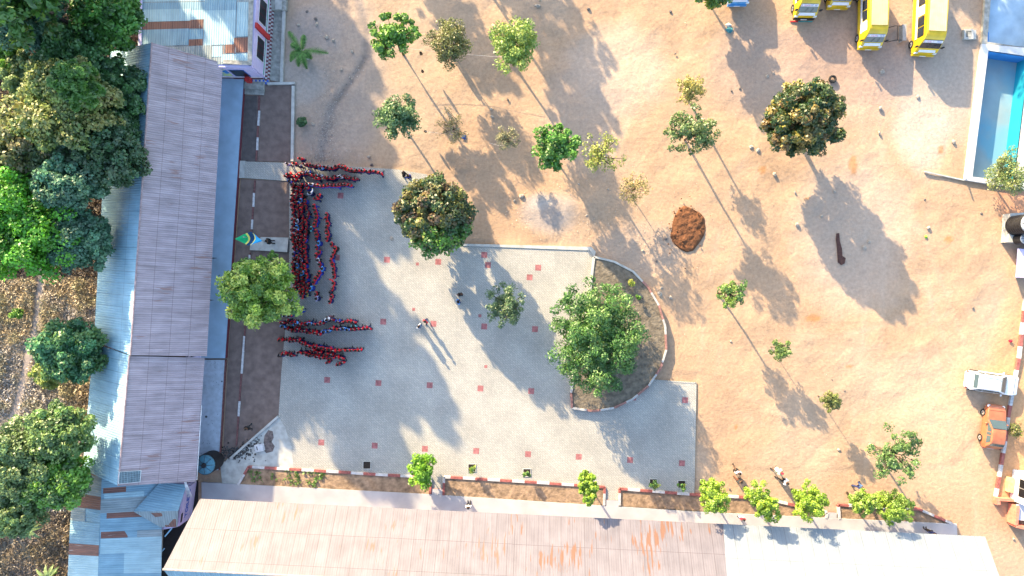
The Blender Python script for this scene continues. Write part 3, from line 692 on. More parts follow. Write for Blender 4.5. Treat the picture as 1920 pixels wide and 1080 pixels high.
# projecting hipped part towards the right
hz = 3.3
tip = G(250, 959, 3.2)
slope('roof', G(334, 958, hz - .05), G(350, 908, 2.6), G(300, 905, 2.75), tip, R_teal, tb)
slope('roof', G(300, 988, 2.7), G(332, 988, 2.6), G(334, 958, hz - .05), tip, R_old, tb, patches=[(.35, .6, 0, .9, R_rust), (.62, .95, 0, .5, R_rust)])
m = MB(); T0 = (354, 905); T1 = (340, 972)
TA = G(367, 902, 0); TB_ = G(358, 968, 0)
m.bar(TA, TB_, .2, 2.5, M_lav)
for p, q in (((357, 968), (320, 975)),  ((200, 895), (180, 895)), ((190, 890), (180, 1100)), ((366, 902), (200, 892))): m.bar(G(*p), G(*q), .2, 2.3, M_lav)
m.build('wall', tb)
m = MB(); m.bar(G(306, 975), G(298, 1100), .2, 2.3, M_concd); m.build('wall', tb)
def text(name, s, size, M, mt, parent, ext=.01):
    cu = bpy.data.curves.new(name, 'FONT'); cu.body = s; cu.size = size; cu.extrude = ext; cu.align_x = 'CENTER'; cu.align_y = 'CENTER'; cu.offset = size * .02
    o = bpy.data.objects.new(name, cu); COL.objects.link(o)
    bpy.context.view_layer.update(); dg = bpy.context.evaluated_depsgraph_get()
    me = bpy.data.meshes.new_from_object(o.evaluated_get(dg)); bpy.data.objects.remove(o); me.name = name
    me.materials.clear(); me.materials.append(mt)
    r = bpy.data.objects.new(name, me); link(r, parent); r.matrix_local = M; return r
def wall_matrix(pos, along, normal):
    along = along.normalized(); normal = normal.normalized(); up = normal.cross(along).normalized()
    return Matrix.Translation(pos) @ Matrix((along, up, normal)).transposed().to_4x4()
# fascia sign, leaning outwards over the eave so it faces partly up
td = (TA - TB_).normalized(); tn = Vector((td.y, -td.x, 0)); tn = tn if tn.x > 0 else -tn
sc = (TA + TB_) / 2
Lw = (TA - TB_).length
lean = tn.copy(); up = Vector((0, 0, 1))
m = MB(); c0 = sc + tn * .17 + Vector((0, 0, .9)); hw = Lw / 2 - .02
q = [c0 - td * hw, c0 + td * hw, c0 + td * hw + up * 1.5, c0 - td * hw + up * 1.5]
m.hexa([p - lean * .06 for p in q], q, M_lav); m.build('fascia', tb)
text('sign_lettering', 'TOILETS', .62, wall_matrix(c0 + up * .52 + lean * .014 + td * .1, td, lean), M_blue, tb)
m = MB(); w0 = c0 - td * (hw - .25) + up * 1.12; m.hexa([w0, w0 + td * .75, w0 + td * .75 + up * .3, w0 + up * .3], [p + lean * .01 for p in (w0, w0 + td * .75, w0 + td * .75 + up * .3, w0 + up * .3)], M_dark); m.build('vent_opening', tb)
# tied bundle of white pipes beside it
m = MB()
for k in range(4):
    m.tube([G(346 + k * .8, 903, 3.1), G(351 + k * 3, 932, 2.0)], .035, mat('white_pipe', (.6, .6, .6), .5), 6)
tag(m.build('pipe_bundle'), 'white pipes leaning between the pink roof and the toilet sign', 'pipes')

# --- long bottom building
bb = empty('classroom_block'); tag(bb, 'long bottom classroom block with a rose sheet roof turning white at the right', 'building')
e0, e1 = (375, 935), (1847, 1006); s0 = (308, 1069)
def eave(px): t = (px - 375) / 1472; return (px, 935 + 71 * t)
EZ4, RZ4 = 2.9, 6.1
k4 = (H - RZ4) / (H - EZ4)
# ridge in world: offset from the eave, perpendicular
Ea, Eb = G(*e0, EZ4), G(*e1, EZ4); eD = (Eb - Ea).normalized(); eN = Vector((eD.y, -eD.x, 0)); eN = eN if eN.y < 0 else -eN
HW = 4.45
Ra = Ea + eN * HW + Vector((0, 0, RZ4 - EZ4)) - eD * 1.15; Rb = Eb + eN * HW + Vector((0, 0, RZ4 - EZ4)) + eD * .0
def ept(px): return G(px, 935 + 71 * (px - 375) / 1472, EZ4)
def rpt(px):
    t = (px - 375) / 1472; return Ra.lerp(Rb, t)
for (x0, x1, mt) in ((375, 970, R_b4), (970, 1356, R_b4r), (1356, 1847, R_wht)):
    slope('roof', ept(x0), ept(x1), rpt(x1), rpt(x0), mt, bb, uoff=(x0 - 375) / 22)
    f0, f1 = ept(x0) + eN * 2 * HW, ept(x1) + eN * 2 * HW
    slope('roof', f1, f0, rpt(x0), rpt(x1), R_teal if mt != R_wht else R_wht, bb)
m = MB(); m.tube([Ra + Vector((0, 0, .03)), rpt(1356) + Vector((0, 0, .03))], .08, mat('ridge_cap2', (.35, .3, .27), .6, .2, 4), 6); m.build('ridge_cap', bb)
m = MB(); i0 = Ea + eN * 1.6 + eD * .5; i1 = Eb + eN * 1.6 - eD * .5; i2 = Eb + eN * 7.5 - eD * .5; i3 = Ea + eN * 7.5 + eD * .5
for p, q in ((i0, i1), (i1, i2), (i2, i3), (i3, i0)): m.bar((p.x, p.y, 0), (q.x, q.y, 0), .22, 2.8, M_lav)
m.build('wall', bb)
for p, q, r in ((i0, i3, Ra), (i1, i2, Rb)): m = MB(); m.face([(p.x, p.y, 2.8), (q.x, q.y, 2.8), (r.x + (.6 if r is Ra else -.6), r.y, RZ4 - .15)], M_lav); m.build('gable_wall', bb)
for k in range(18):
    p = i0.lerp(i1, (k + .3) / 18) - eN * .12; q = p + eD * 1.0; dr = k % 3 == 1
    m = MB(); m.bar((p.x, p.y, .22 if dr else 1.0), (q.x, q.y, .22 if dr else 1.0), .05, 2.0 if dr else 1.1, M_maroon if dr else M_dark); m.build('door' if dr else 'window', bb)
# --- alley between the two lower blocks, its deep shade painted as near-black floor
lt = MB(); lt.prism(poly([(300, 985), (300, 1100), (370, 1100), (372, 900)]), 0, .03, mat('alley_shade_black', (.02, .02, .022), .9)); tag(lt.build('alley_floor'), kind='structure')
for (x, y) in ((316, 998), (302, 1036)):
    m = MB(); p = G(x, y, 2.2); m.box(-.05, .05, -.45, .45, 0, .04, mat('blue_ceiling_sheet', (.2, .4, .55), .6), Matrix.Translation(p) @ Matrix.Rotation(R(-40), 4, 'Z')); tag(m.build('roof_offcut'), 'pale blue offcut sticking out by the toilet roof, %s one' % ('upper' if y < 1010 else 'lower'), 'roof sheet')

# --- water tank by the veranda
wt = empty('water_tank', G(401, 862, .2)); tag(wt, 'black water tank with a dusty blue lid beside the left veranda', 'water tank')
def tank(root, r, h, lidm, bodym, nr=7):
    prof = []
    for i in range(nr * 4 + 1):
        z = h * .86 * i / (nr * 4); prof.append((r * (1 + .035 * math.cos(i * math.pi / 2)), z))
    m = MB(); n = 32; vs = []; fs = []
    for (rr, z) in prof:
        for k in range(n): a = 2 * math.pi * k / n; vs.append((rr * math.cos(a), rr * math.sin(a), z))
    for i in range(len(prof) - 1):
        for k in range(n): fs.append([i * n + k, i * n + (k + 1) % n, (i + 1) * n + (k + 1) % n, (i + 1) * n + k])
    m.faces(vs, fs, bodym); m.build('tank_body', root, True)
    m = MB(); lp = [(r * 1.0, h * .86), (r * .93, h * .9), (r * .5, h * .96), (r * .26, h * .98)]; vs = []; fs = []
    for (rr, z) in lp:
        for k in range(n): a = 2 * math.pi * k / n; vs.append((rr * math.cos(a), rr * math.sin(a), z))
    for i in range(len(lp) - 1):
        for k in range(n): fs.append([i * n + k, i * n + (k + 1) % n, (i + 1) * n + (k + 1) % n, (i + 1) * n + k])
    for k in range(0, n, 4):
        a = 2 * math.pi * k / n; m.tube([(r * .9 * math.cos(a), r * .9 * math.sin(a), h * .905), (r * .3 * math.cos(a), r * .3 * math.sin(a), h * .985)], .02, bodym, 4)
    m.faces(vs, fs, lidm); m.build('lid', root)
    m = MB(); m.tube([(0, 0, h * .94), (0, 0, h * 1.02)], [r * .27, r * .25], bodym, 20); m.build('cap', root)
tank(wt, .82, 1.9, mat('dusty_blue_lid', (.06, .17, .23), .6, .2, 3), M_black)
# right edge tanks on their stand
st = MB(); st.prism([tuple(G(x, y, 0).xy) for x, y in ((1880, 402), (1960, 398), (1960, 460), (1876, 455))], 0, .9, M_conc); tag(st.build('tank_stand'), 'raised concrete stand carrying the black tanks at the right edge', 'tank stand')
w2 = empty('water_tank', G(1903, 423, .9)); tag(w2, 'large black ribbed water tank with a pale grey lid at the right edge', 'water tank'); tank(w2, .80, 2.0, mat('pale_grey_lid', (.30, .33, .36), .6, .2, 3), M_black)
w3 = empty('water_tank', G(1908, 449, .9)); tag(w3, 'smaller black tank just below the large ribbed one', 'water tank'); tank(w3, .42, 1.0, M_steel, M_black, 6)
lw = MB(); lw.hexa([G(1908, 466, 0), G(1960, 470, 0), G(1960, 522, 0), G(1904, 520, 0)], [G(1908, 466, 1.0), G(1960, 470, 1.0), G(1960, 522, 1.0), G(1904, 520, 1.0)], M_lav); tag(lw.build('wall_end'), 'lilac painted wall end below the black tanks', 'wall')

# --- gatehouse, kerb and low walls at the lower right
gh = empty('gatehouse', G(1893, 905)); tag(gh, 'white gatehouse with a dark window and pink base at the right edge', 'building')
m = MB(); g0, g1 = G(1899, 880), G(1893, 936); gd = (g1 - g0).normalized(); gn = Vector((-gd.y, gd.x, 0)); gn = gn if gn.x > 0 else -gn
m.hexa([g0, g1, g1 + gn * 3, g0 + gn * 3], [p + Vector((0, 0, 2.7)) for p in (g0, g1, g1 + gn * 3, g0 + gn * 3)], M_lavw); local(m.build('wall'), gh)
m = MB(); p = g0 + gd * .55 - gn * .02; q_ = g0 + gd * 2.0 - gn * .02; m.bar(p + Vector((0, 0, .95)), q_ + Vector((0, 0, .95)), .04, 1.2, M_dark); local(m.build('window'), gh)
m = MB(); m.bar(p + gd * .7 - gn * .03 + Vector((0, 0, .95)), p + gd * .76 - gn * .03 + Vector((0, 0, .95)), .03, 1.2, M_steel); local(m.build('window_bar'), gh)
m = MB(); m.hexa([p + Vector((0, 0, 2.7)) for p in (g0 - gn * .15 - gd * .15, g1 - gn * .15 + gd * .15, g1 + gn * 3.2 + gd * .15, g0 + gn * 3.2 - gd * .15)], [p + Vector((0, 0, 2.85)) for p in (g0 - gn * .15 - gd * .15, g1 - gn * .15 + gd * .15, g1 + gn * 3.2 + gd * .15, g0 + gn * 3.2 - gd * .15)], M_walk); local(m.build('roof'), gh)
m = MB(); m.prism(poly([(1886, 893), (1895, 894), (1893, 921), (1884, 920)]), 0, .45, mat('cream_paint', (.50, .40, .20), .7)); tag(m.build('cream_block'), 'cream painted block against the gatehouse wall', 'block')
m = MB(); m.bar(G(1866, 933), G(1894, 935), .22, .55, mat('salmon_paint', (.60, .20, .13), .7, .15, 4)); m.bar(G(1864, 930), G(1865, 943), .32, .5, MATS['salmon_paint']); tag(m.build('low_wall'), 'salmon red low wall joining the kerb to the gatehouse', 'low wall')
m = MB(); m.bar(G(1893, 942), G(1890, 978), .25, 1.0, MATS['salmon_paint']); m.bar(G(1890, 979), G(1930, 988), .25, 1.0, MATS['salmon_paint']); m.hexa([G(1905, 945), G(1950, 945), G(1950, 978), G(1905, 975)], [G(1905, 945, .8), G(1950, 945, .8), G(1950, 978, .8), G(1905, 975, .8)], M_lavw); tag(m.build('flower_trough'), 'salmon red walled trough below the gatehouse window', 'trough')
kerb('painted_kerb', [(1921, 560), (1914, 620), (1909, 667), (1896, 738), (1889, 775), (1882, 830), (1872, 890), (1865, 930)], .26, .22, 1.02, 'red and white kerb running past the two parked cars to the gatehouse')

# --- pools
pr = empty('swimming_pool', G(1860, 200)); tag(pr, 'narrow empty blue pool with white rim at the upper right', 'pool')
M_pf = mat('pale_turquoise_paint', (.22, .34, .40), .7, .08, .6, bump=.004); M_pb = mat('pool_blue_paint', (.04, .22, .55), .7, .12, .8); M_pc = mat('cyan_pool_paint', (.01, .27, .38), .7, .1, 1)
M_rim2 = mat('white_rim', (.50, .50, .50), .7, .08, 2)
Dp = -1.15
in_ = [(1850, 96), (1820, 332), (1900, 342), (1929, 108)]          # inner edge at ground level
P_ = [G(*p, .22) for p in in_]; Q_ = [Vector((p.x, p.y, Dp)) for p in P_]
def floor_col(nt, tc, base, b):
    n = nt.nodes.new('ShaderNodeTexNoise'); n.inputs['Scale'].default_value = .25; n.inputs['Detail'].default_value = 6; nt.links.new(tc.outputs['Object'], n.inputs['Vector'])
    r = nt.nodes.new('ShaderNodeMapRange'); r.inputs[1].default_value = .45; r.inputs[2].default_value = .58; nt.links.new(n.outputs[0], r.inputs[0])
    return mixc(nt, r.outputs[0], base, (.13, .29, .38))
M_pf2 = mat('pool_floor_paint', (.225, .31, .345), .7, .08, .6, extra=floor_col)
m = MB(); m.face(Q_, M_pf2); local(m.build('floor'), pr)
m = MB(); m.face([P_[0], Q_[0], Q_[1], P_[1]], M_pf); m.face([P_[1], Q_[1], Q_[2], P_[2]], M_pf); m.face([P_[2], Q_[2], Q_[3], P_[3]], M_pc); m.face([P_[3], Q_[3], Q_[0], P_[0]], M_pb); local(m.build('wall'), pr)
def rim(pts_in, pts_out, z0, z1, mt, root, name='rim'):
    m = MB(); n = len(pts_in)
    for i in range(n):
        j = (i + 1) % n; a, b_, c, d = G(*pts_in[i]), G(*pts_in[j]), G(*pts_out[j]), G(*pts_out[i])
        m.hexa([p + Vector((0, 0, z0)) for p in (a, b_, c, d)], [p + Vector((0, 0, z1)) for p in (a, b_, c, d)], mt)
    local(m.build(name), root)
rim(in_, [(1838, 84), (1806, 338), (1918, 356), (1948, 92)], -1.2, .22, M_rim2, pr)
p2 = empty('swimming_pool', G(1900, 20)); tag(p2, 'shallow pale blue basin above the white dividing wall', 'pool')
i2_ = [(1864, -120), (1848, 80), (1930, 92), (1950, -120)]
m = MB(); m.face([G(*p, 0) + Vector((0, 0, -.45)) for p in i2_], mat('basin_paint', (.30, .42, .52), .7, .12, .8)); local(m.build('floor'), p2)
m = MB(); a = G(1849, 80); m.face([G(1864, -120) + Vector((0, 0, -.44)), G(1848, 80) + Vector((0, 0, -.44)), G(1856, 81) + Vector((0, 0, -.44)), G(1872, -120) + Vector((0, 0, -.44))], M_pb); m.box(0, .38, 0, .95, -.44, -.25, M_pb, Matrix.Translation(a + Vector((.02, .05, 0)))); local(m.build('painted_edge'), p2)
rim(i2_, [(1853, -130), (1838, 84), (1948, 92), (1970, -130)], -.5, .22, M_concd, p2)
m = MB()
for k, (x0, x1) in enumerate(((1807, 1814), (1814, 1832))):
    pass
c = G(1817, 66); m.box(-.62, .18, -.42, .42, 0, .3, M_conc, Matrix.Translation(c)); m.box(.18, .5, -.38, .38, 0, .16, M_conc, Matrix.Translation(c)); m.box(-.45, 0.0, -.27, .27, .301, .305, mat('chamber_dark', (.09, .1, .1), .9), Matrix.Translation(c)); m.box(-.3, -.02, -.25, .15, .306, .31, M_concd, Matrix.Translation(c)); tag(m.build('pump_chamber'), 'square concrete chamber against the pool wall', 'chamber')
m = MB(); m.bar(G(1732, 322), G(1806, 338), .10, .14, M_conc); tag(m.build('edging_strip'), 'thin concrete edging running left from the pool corner', 'edging')
m = MB(); m.tube([G(1811, 334, .22), G(1811, 334, .75)], .06, M_wood, 8); tag(m.build('corner_stake'), 'short stake at the lower left corner of the pool', 'stake')

# ------------------------------------------------------------------ vehicles
def profile_body(mb, prof, wfun, m, slices=(-1, -.985, -.93, -.5, 0, .5, .93, .985, 1), inset=(.10, .04, .0)):
    """side silhouette (y, z) extruded across x with rounded shoulders"""
    cy = sum(p[0] for p in prof) / len(prof); cz = sum(p[1] for p in prof) / len(prof); n = len(prof); vs = []
    for s in slices:
        a = abs(s); k = inset[0] if a > .99 else inset[1] if a > .97 else inset[2]
        for (y, z) in prof:
            yy = y - math.copysign(k, y - cy) * min(1, abs(y - cy)); zz = z - (math.copysign(k, z - cz) * min(1, abs(z - cz) * 3))
            vs.append((s * wfun(z, y), yy, zz))
    fs = []
    for i in range(len(slices) - 1):
        for k in range(n): fs.append([i * n + k, (i + 1) * n + k, (i + 1) * n + (k + 1) % n, i * n + (k + 1) % n])
    fs.append(list(range(n))[::-1] if False else list(range(n))); fs.append([(len(slices) - 1) * n + k for k in range(n)][::-1])
    mb.faces(vs, fs, m)
def fixnormals(o):
    bm = bmesh.new(); bm.from_mesh(o.data); bmesh.ops.recalc_face_normals(bm, faces=bm.faces); bm.to_mesh(o.data); bm.free()
    return o
def rounded(o, w):
    b = o.modifiers.new('bevel', 'BEVEL'); b.width = w; b.segments = 3; b.limit_method = 'ANGLE'; b.angle_limit = R(25); o.data.polygons.foreach_set('use_smooth', [True] * len(o.data.polygons)); return o
def wheel(root, x, y, r, side, steer=0):
    m = MB(); w = .2; n = 20
    prof = [(r * .62, -w / 2), (r * .95, -w / 2), (r, -w / 2 + .03), (r, w / 2 - .03), (r * .95, w / 2), (r * .62, w / 2)]
    vs = []; fs = []
    for (rr, xx) in prof:
        for k in range(n): a = 2 * math.pi * k / n; vs.append((xx, rr * math.cos(a), rr * math.sin(a)))
    for i in range(5):
        for k in range(n): fs.append([i * n + k, i * n + (k + 1) % n, (i + 1) * n + (k + 1) % n, (i + 1) * n + k])
    wh = empty('wheel', (x, y, r)); wh.parent = root; wh.rotation_euler = (0, 0, steer)
    m.faces(vs, fs, M_rubber); m.build('tyre', wh)
    m = MB(); m.tube([(-w / 2 * .7, 0, 0), (w / 2 * .9 * 1, 0, 0)], r * .63, M_rim, 16); m.tube([(-w / 2 * .95, 0, 0), (w / 2 * 1.02, 0, 0)], r * .18, M_black, 8); m.build('rim', wh)
def quadpanel(name, root, pts, m, off=.012, th=.0):
    a, b_, c = (Vector(p) for p in pts[:3]); n = (b_ - a).cross(c - a).normalized()
    ctr = sum((Vector(p) for p in pts), Vector()) / len(pts)
    if n.dot(ctr - Vector((0, ctr.y * .6, 1.0))) < 0: n = -n
    q = [Vector(p) + n * off for p in pts]; mb = MB()
    if n.dot((q[1] - q[0]).cross(q[2] - q[0])) < 0: q = q[::-1]
    mb.face(q, m); lo = [p - n * .02 for p in q]
    for i in range(len(q)): j = (i + 1) % len(q); mb.face([lo[i], lo[j], q[j], q[i]], m)
    return mb.build(name, root)
def marks(name, root, p0, p1, up, n_, m, h, seed, off=.03, fill=.75):
    """a row of printed letter-like strokes too small to read"""
    rr = random.Random(seed); p0 = Vector(p0); p1 = Vector(p1); up = Vector(up).normalized(); d = (p1 - p0); L = d.length; d.normalize(); t = 0; mb = MB(); nn_ = Vector(n_).normalized()
    while t < L - .05:
        w = rr.uniform(.05, .10)
        if rr.random() < fill + .1:
            q = p0 + d * t + nn_ * off; hh = h * rr.choice((1, 1, .8))
            a = [q, q + d * w * .3, q + d * w * .3 + up * hh, q + up * hh]; mb.face(a, m)
            k = rr.choice((0, .4, .8)); a = [q + up * hh * k, q + d * w + up * hh * k, q + d * w + up * hh * (k + .22), q + up * hh * (k + .22)]; mb.face(a, m)
        t += w + .03 + (.12 if rr.random() < .18 else 0)
    return mb.build(name, root)
def van(name, label, loc, rz, L=5.3, W=.93, Ht=2.22, seed=1, roofmat=None, style='coach', body=None, cat='bus', group='yellow school buses'):
    root = empty(name, loc, rz); tag(root, label, cat, group)
    body = body or M_yel; f = -L / 2; r_ = L / 2
    k = Ht / 2.22
    prof = [(f + .06, .32), (f - .02, .42), (f - .03, .75), (f + .05, 1.0), (f + .22, 1.18 * k), (f + .72, 1.92 * k), (f + .95, 2.10 * k), (f + 1.25, 2.18 * k), (0, Ht), (r_ - .6, 2.19 * k), (r_ - .2, 2.08 * k), (r_ - .06, 1.2), (r_, .8), (r_ - .02, .42), (r_ - .1, .32)]
    def wf(z, y=0):
        w = W if z < 1.05 else W - (z - 1.05) * .115 / k
        if y < f + .4: w -= (f + .4 - y) * .12
        return w
    m = MB(); profile_body(m, prof, wf, body); rounded(fixnormals(m.build('body', root)), .05)
    # roof skin with pressed ribs
    m = MB(); yy0, yy1 = f + 1.3, r_ - .45; wr = wf(Ht, 0) - .13
    m.box(-wr, wr, yy0, yy1, Ht - .02, Ht + .012, roofmat or M_yelf)
    nr = 9
    for i in range(nr): x = -wr + .08 + (2 * wr - .16) * i / (nr - 1); m.box(x - .018, x + .018, yy0 + .06, yy1 - .06, Ht + .012, Ht + .026, roofmat or M_yelf)
    m.build('roof', root)
    ws = lambda t, s: (s * (wf(1.2 + t * .7, f + .3) - .10), f + .24 + t * .46, (1.21 + t * .69) * k)
    quadpanel('windscreen', root, [ws(.02, -1), ws(.02, 1), ws(.97, .96), ws(.97, -.96)], M_glass if style == 'dark' else mat('sky_glass', (.10, .14, .15), .25, .05, 2, spec=.5), .03)
    nrm = Vector((0, -.85, .55))
    quadpanel('windscreen_banner', root, [ws(.66, -.98), ws(.66, .98), ws(.93, .96), ws(.93, -.96)], M_whp, .045)
    marks('banner_lettering', root, ws(.70, -.9), ws(.70, .05), (0, .55, .83), nrm, M_pinkp, .16, seed + 3, .06)
    marks('banner_lettering', root, ws(.70, .12), ws(.70, .9), (0, .55, .83), nrm, M_blue, .16, seed + 4, .06)
    quadpanel('front_banner', root, [(-.72, f + .02, .98), (.72, f + .02, .98), (.66, f + .19, 1.16), (-.66, f + .19, 1.16)], M_whp, .03)
    m = MB(); m.box(-W * .93, W * .93, f - .13, f + .02, .34, .58, body if style != 'black' else M_black); m.build('bumper', root)
    for s in (-1, 1):
        m = MB(); m.box(s * .78 - .13, s * .78 + .13, f - .055, f + .06, .70, .90, M_chrome); m.build('headlight', root)
        m = MB(); m.box(s * (W + .10) - .08, s * (W + .10) + .08, f + .25, f + .33, 1.25, 1.58, M_black); m.tube([(s * (W - .08), f + .35, 1.3), (s * (W + .08), f + .3, 1.4)], .02, M_black, 5); m.build('mirror', root)
        for y in (f + .85, r_ - 1.05): wheel(root, s * (W - .10), y, .34, s)
        # side glass and the white vinyl band with lettering
        sx = lambda z, o=.0: s * (wf(z) + o)
        y = f + 1.05; wn_ = []
        while y < r_ - .7: wn_.append((y, min(r_ - .4, y + .78))); y += .88
        for i, (ya, yb) in enumerate(wn_):
            mt = M_glass if (i + seed) % 3 else M_whp
            quadpanel('window', root, [(sx(1.25), ya, 1.25), (sx(1.25), yb, 1.25), (sx(1.85), yb, 1.85 * k), (sx(1.85), ya, 1.85 * k)], mt, .014)
        quadpanel('side_banner', root, [(sx(.92), f + 1.0, .95), (sx(.92), r_ - .35, .95), (sx(1.17), r_ - .35, 1.19), (sx(1.17), f + 1.0, 1.19)], M_whp, .014)
        marks('side_lettering', root, (sx(.97, .02), f + 1.1, .99), (sx(.97, .02), r_ - .5, .99), (0, 0, 1), (s, 0, 0), M_blue, .13, seed + 9, .02)
        for i in range(5):
            ym = f + 1.4 + i * .75; m = MB(); m.box(s * (W - .19) - .04, s * (W - .19) + .04, ym, ym + .09, 2.0 * k, 2.08 * k, M_whp); m.build('marker_light', root)
    m = MB(); m.box(-.26, .26, f - .15, f - .13, .40, .52, M_whp); m.build('number_plate', root)
    for s in (-.3, .3):
        m = MB(); m.tube([ws(.05, s), ws(.5, s + .22)], .012, M_black, 4); o = m.build('wiper', root); o.location = (0, -.05, .05)
    return root
def busat(px_l, px_r, py_front, rz, **kw):
    """px of the two lower front corners on the ground"""
    L = kw.get('L', 5.3); c = (G(px_l, py_front) + G(px_r, py_front)) / 2
    d = Vector((-math.sin(rz), math.cos(rz), 0)); return van(loc=c + d * (L / 2), rz=rz, **kw)
busat(1482, 1523, 38, R(-1), name='school_bus', label='yellow van with a coloured bar below its grille, leftmost of the yellow buses', seed=1, style='black', roofmat=mat('pale_yellow_roof', (.62, .46, .13), .5), Ht=2.1)
busat(1545, 1584, 19, R(-1), name='school_bus', label='yellow bus reaching least far into the yard, between two others', seed=2)
busat(1602, 1643, 94, R(-1), name='school_bus', label='yellow bus with faded ribbed roof beside the overturned bench', seed=3)
busat(1701, 1746, 106, R(-3), name='school_bus', label='brightest yellow bus with black windscreen nearest the pool', seed=4, style='dark', Ht=2.4, W=.98, L=6.2, roofmat=mat('worn_peach_roof', (.64, .48, .28), .5, .12, 1.2))
busat(1360, 1396, 13, R(1), name='minibus', label='white and blue minibus nose at the top edge beside the tree', seed=6, style='dark', body=mat('van_blue', (.08, .30, .60), .3), roofmat=M_wht, Ht=2.0, W=.85, L=4.6, group=None, cat='van')
m = MB(); c = G(1502, 41); m.box(-.95, .95, -.03, .03, .02, .10, mat('kerb_bar', (.05, .30, .30), .5), Matrix.Translation(c)); m.box(-.95, -.3, -.05, .05, .0, .13, M_red, Matrix.Translation(c)); tag(m.build('painted_bar'), 'red and teal bar lying on the ground under the leftmost bus', 'bar')

def car(name, label, loc, rz, body, L=4.4, W=.86, Ht=1.48, wagon=True, roofbars=False, group=None):
    """front towards +y"""
    root = empty(name, loc, rz); tag(root, label, 'car', group); r_ = -L / 2; f = L / 2
    lower = [(r_ + .08, .28), (r_ + .0, .45), (r_ + .02, .78), (r_ + .12, .92), (r_ + .9, .98), (0, .98), (f - 1.25, .96), (f - .5, .88), (f - .12, .74), (f - .0, .55), (f - .05, .32)]
    def wf(z, y=0):
        w = W; e = abs(y) - (L / 2 - .75)
        if e > 0: w -= .22 * (e / .75) ** 2
        if z > .75: w -= (z - .75) * .18
        return w
    m = MB()
    # subdivide the outline so the plan view is rounded
    pr = []
    for i in range(len(lower)):
        a = lower[i]; b_ = lower[(i + 1) % len(lower)]; n = max(1, int(math.hypot(a[0] - b_[0], a[1] - b_[1]) / .22))
        for k in range(n): pr.append((a[0] + (b_[0] - a[0]) * k / n, a[1] + (b_[1] - a[1]) * k / n))
    profile_body(m, pr, wf, body, inset=(.09, .04, 0)); rounded(fixnormals(m.build('body', root)), .09)
    rb = r_ + (.14 if wagon else .75); yw = f - 1.25
    cab = [(rb, .93), (rb + .22, 1.25), (rb + .42, Ht - .05), (rb + .8, Ht), (yw - 1.05, Ht - .01), (yw - .72, Ht - .07), (yw - .35, 1.2), (yw, .93)]
    def wc(z, y=0): return .80 * (W / .86) - (z - .9) * .34
    m = MB(); profile_body(m, cab, wc, body, inset=(.07, .03, 0)); rounded(fixnormals(m.build('cabin', root)), .07)
    gl = mat('car_glass', (.05, .08, .09), .06, .05, 2, spec=.8); gl2 = mat('pale_car_glass', (.05, .075, .08), .12, .05, 2, spec=.5)
    quadpanel('windscreen', root, [(-.70, yw - .05, .96), (.70, yw - .05, .96), (.58, yw - .70, Ht - .08), (-.58, yw - .70, Ht - .08)], gl2, .06)
    quadpanel('rear_window', root, [(-.60, rb + .19, 1.18), (.60, rb + .19, 1.18), (.54, rb + .40, Ht - .07), (-.54, rb + .40, Ht - .07)], gl2, .04)
    for s in (-1, 1):
        for (ya, yb, yc, yd) in ((rb + .35, rb + 1.0, rb + 1.0, rb + .55), (rb + 1.08, yw - 1.05, yw - 1.05, rb + 1.08), (yw - .98, yw - .25, yw - .80, yw - .98)):
            quadpanel('window', root, [(s * wc(1.0), ya, 1.0), (s * wc(1.0), yb, 1.0), (s * wc(Ht - .12), yc, Ht - .12), (s * wc(Ht - .12), yd, Ht - .12)], gl, .03)
        m = MB(); m.ell((s * (W + .06), yw - .35, .98), (.11, .07, .08), body, 8, 6); m.build('mirror', root, True)
        m = MB(); m.ell((s * .60, f - .17, .66), (.17, .13, .08), M_chrome, 8, 6); m.build('headlight', root, True)
        m = MB(); m.box(s * .66 - .08, s * .66 + .08, r_ + .01, r_ + .06, .64, .80, M_maroon); m.build('tail_light', root)
        for y in (f - .82, r_ + .80): wheel(root, s * (W - .09), y, .31, s, 0)
        if roofbars:
            m = MB(); m.tube([(s * .52, rb + .6, Ht + .06), (s * .52, yw - .95, Ht + .06)], .025, M_steel, 6); m.build('roof_rail', root)
    m = MB(); m.box(-.26, .26, r_ - .03, r_ + .0, .5, .62, M_whp); m.build('number_plate', root)
    for y in (yw + .3,): 
        m = MB(); m.box(-.66, .66, f - .52, f - .50, .885, .895, M_black); m.build('bonnet_gap', root)
    for s in (-.2, .35):
        m = MB(); m.tube([(s, yw + .0, .99), (s - .4, yw - .15, 1.07)], .012, M_black, 4); m.build('wiper', root)
    return root
car('parked_car', 'white estate car with roof rails parked at the kerb', G(1850, 716), R(-90 - 8), M_wht, L=4.45, roofbars=True)
car('parked_car', 'orange hatchback parked beside the red and white kerb below the white car', G(1853, 797), R(-7), M_org, L=3.75, W=.82, Ht=1.45)

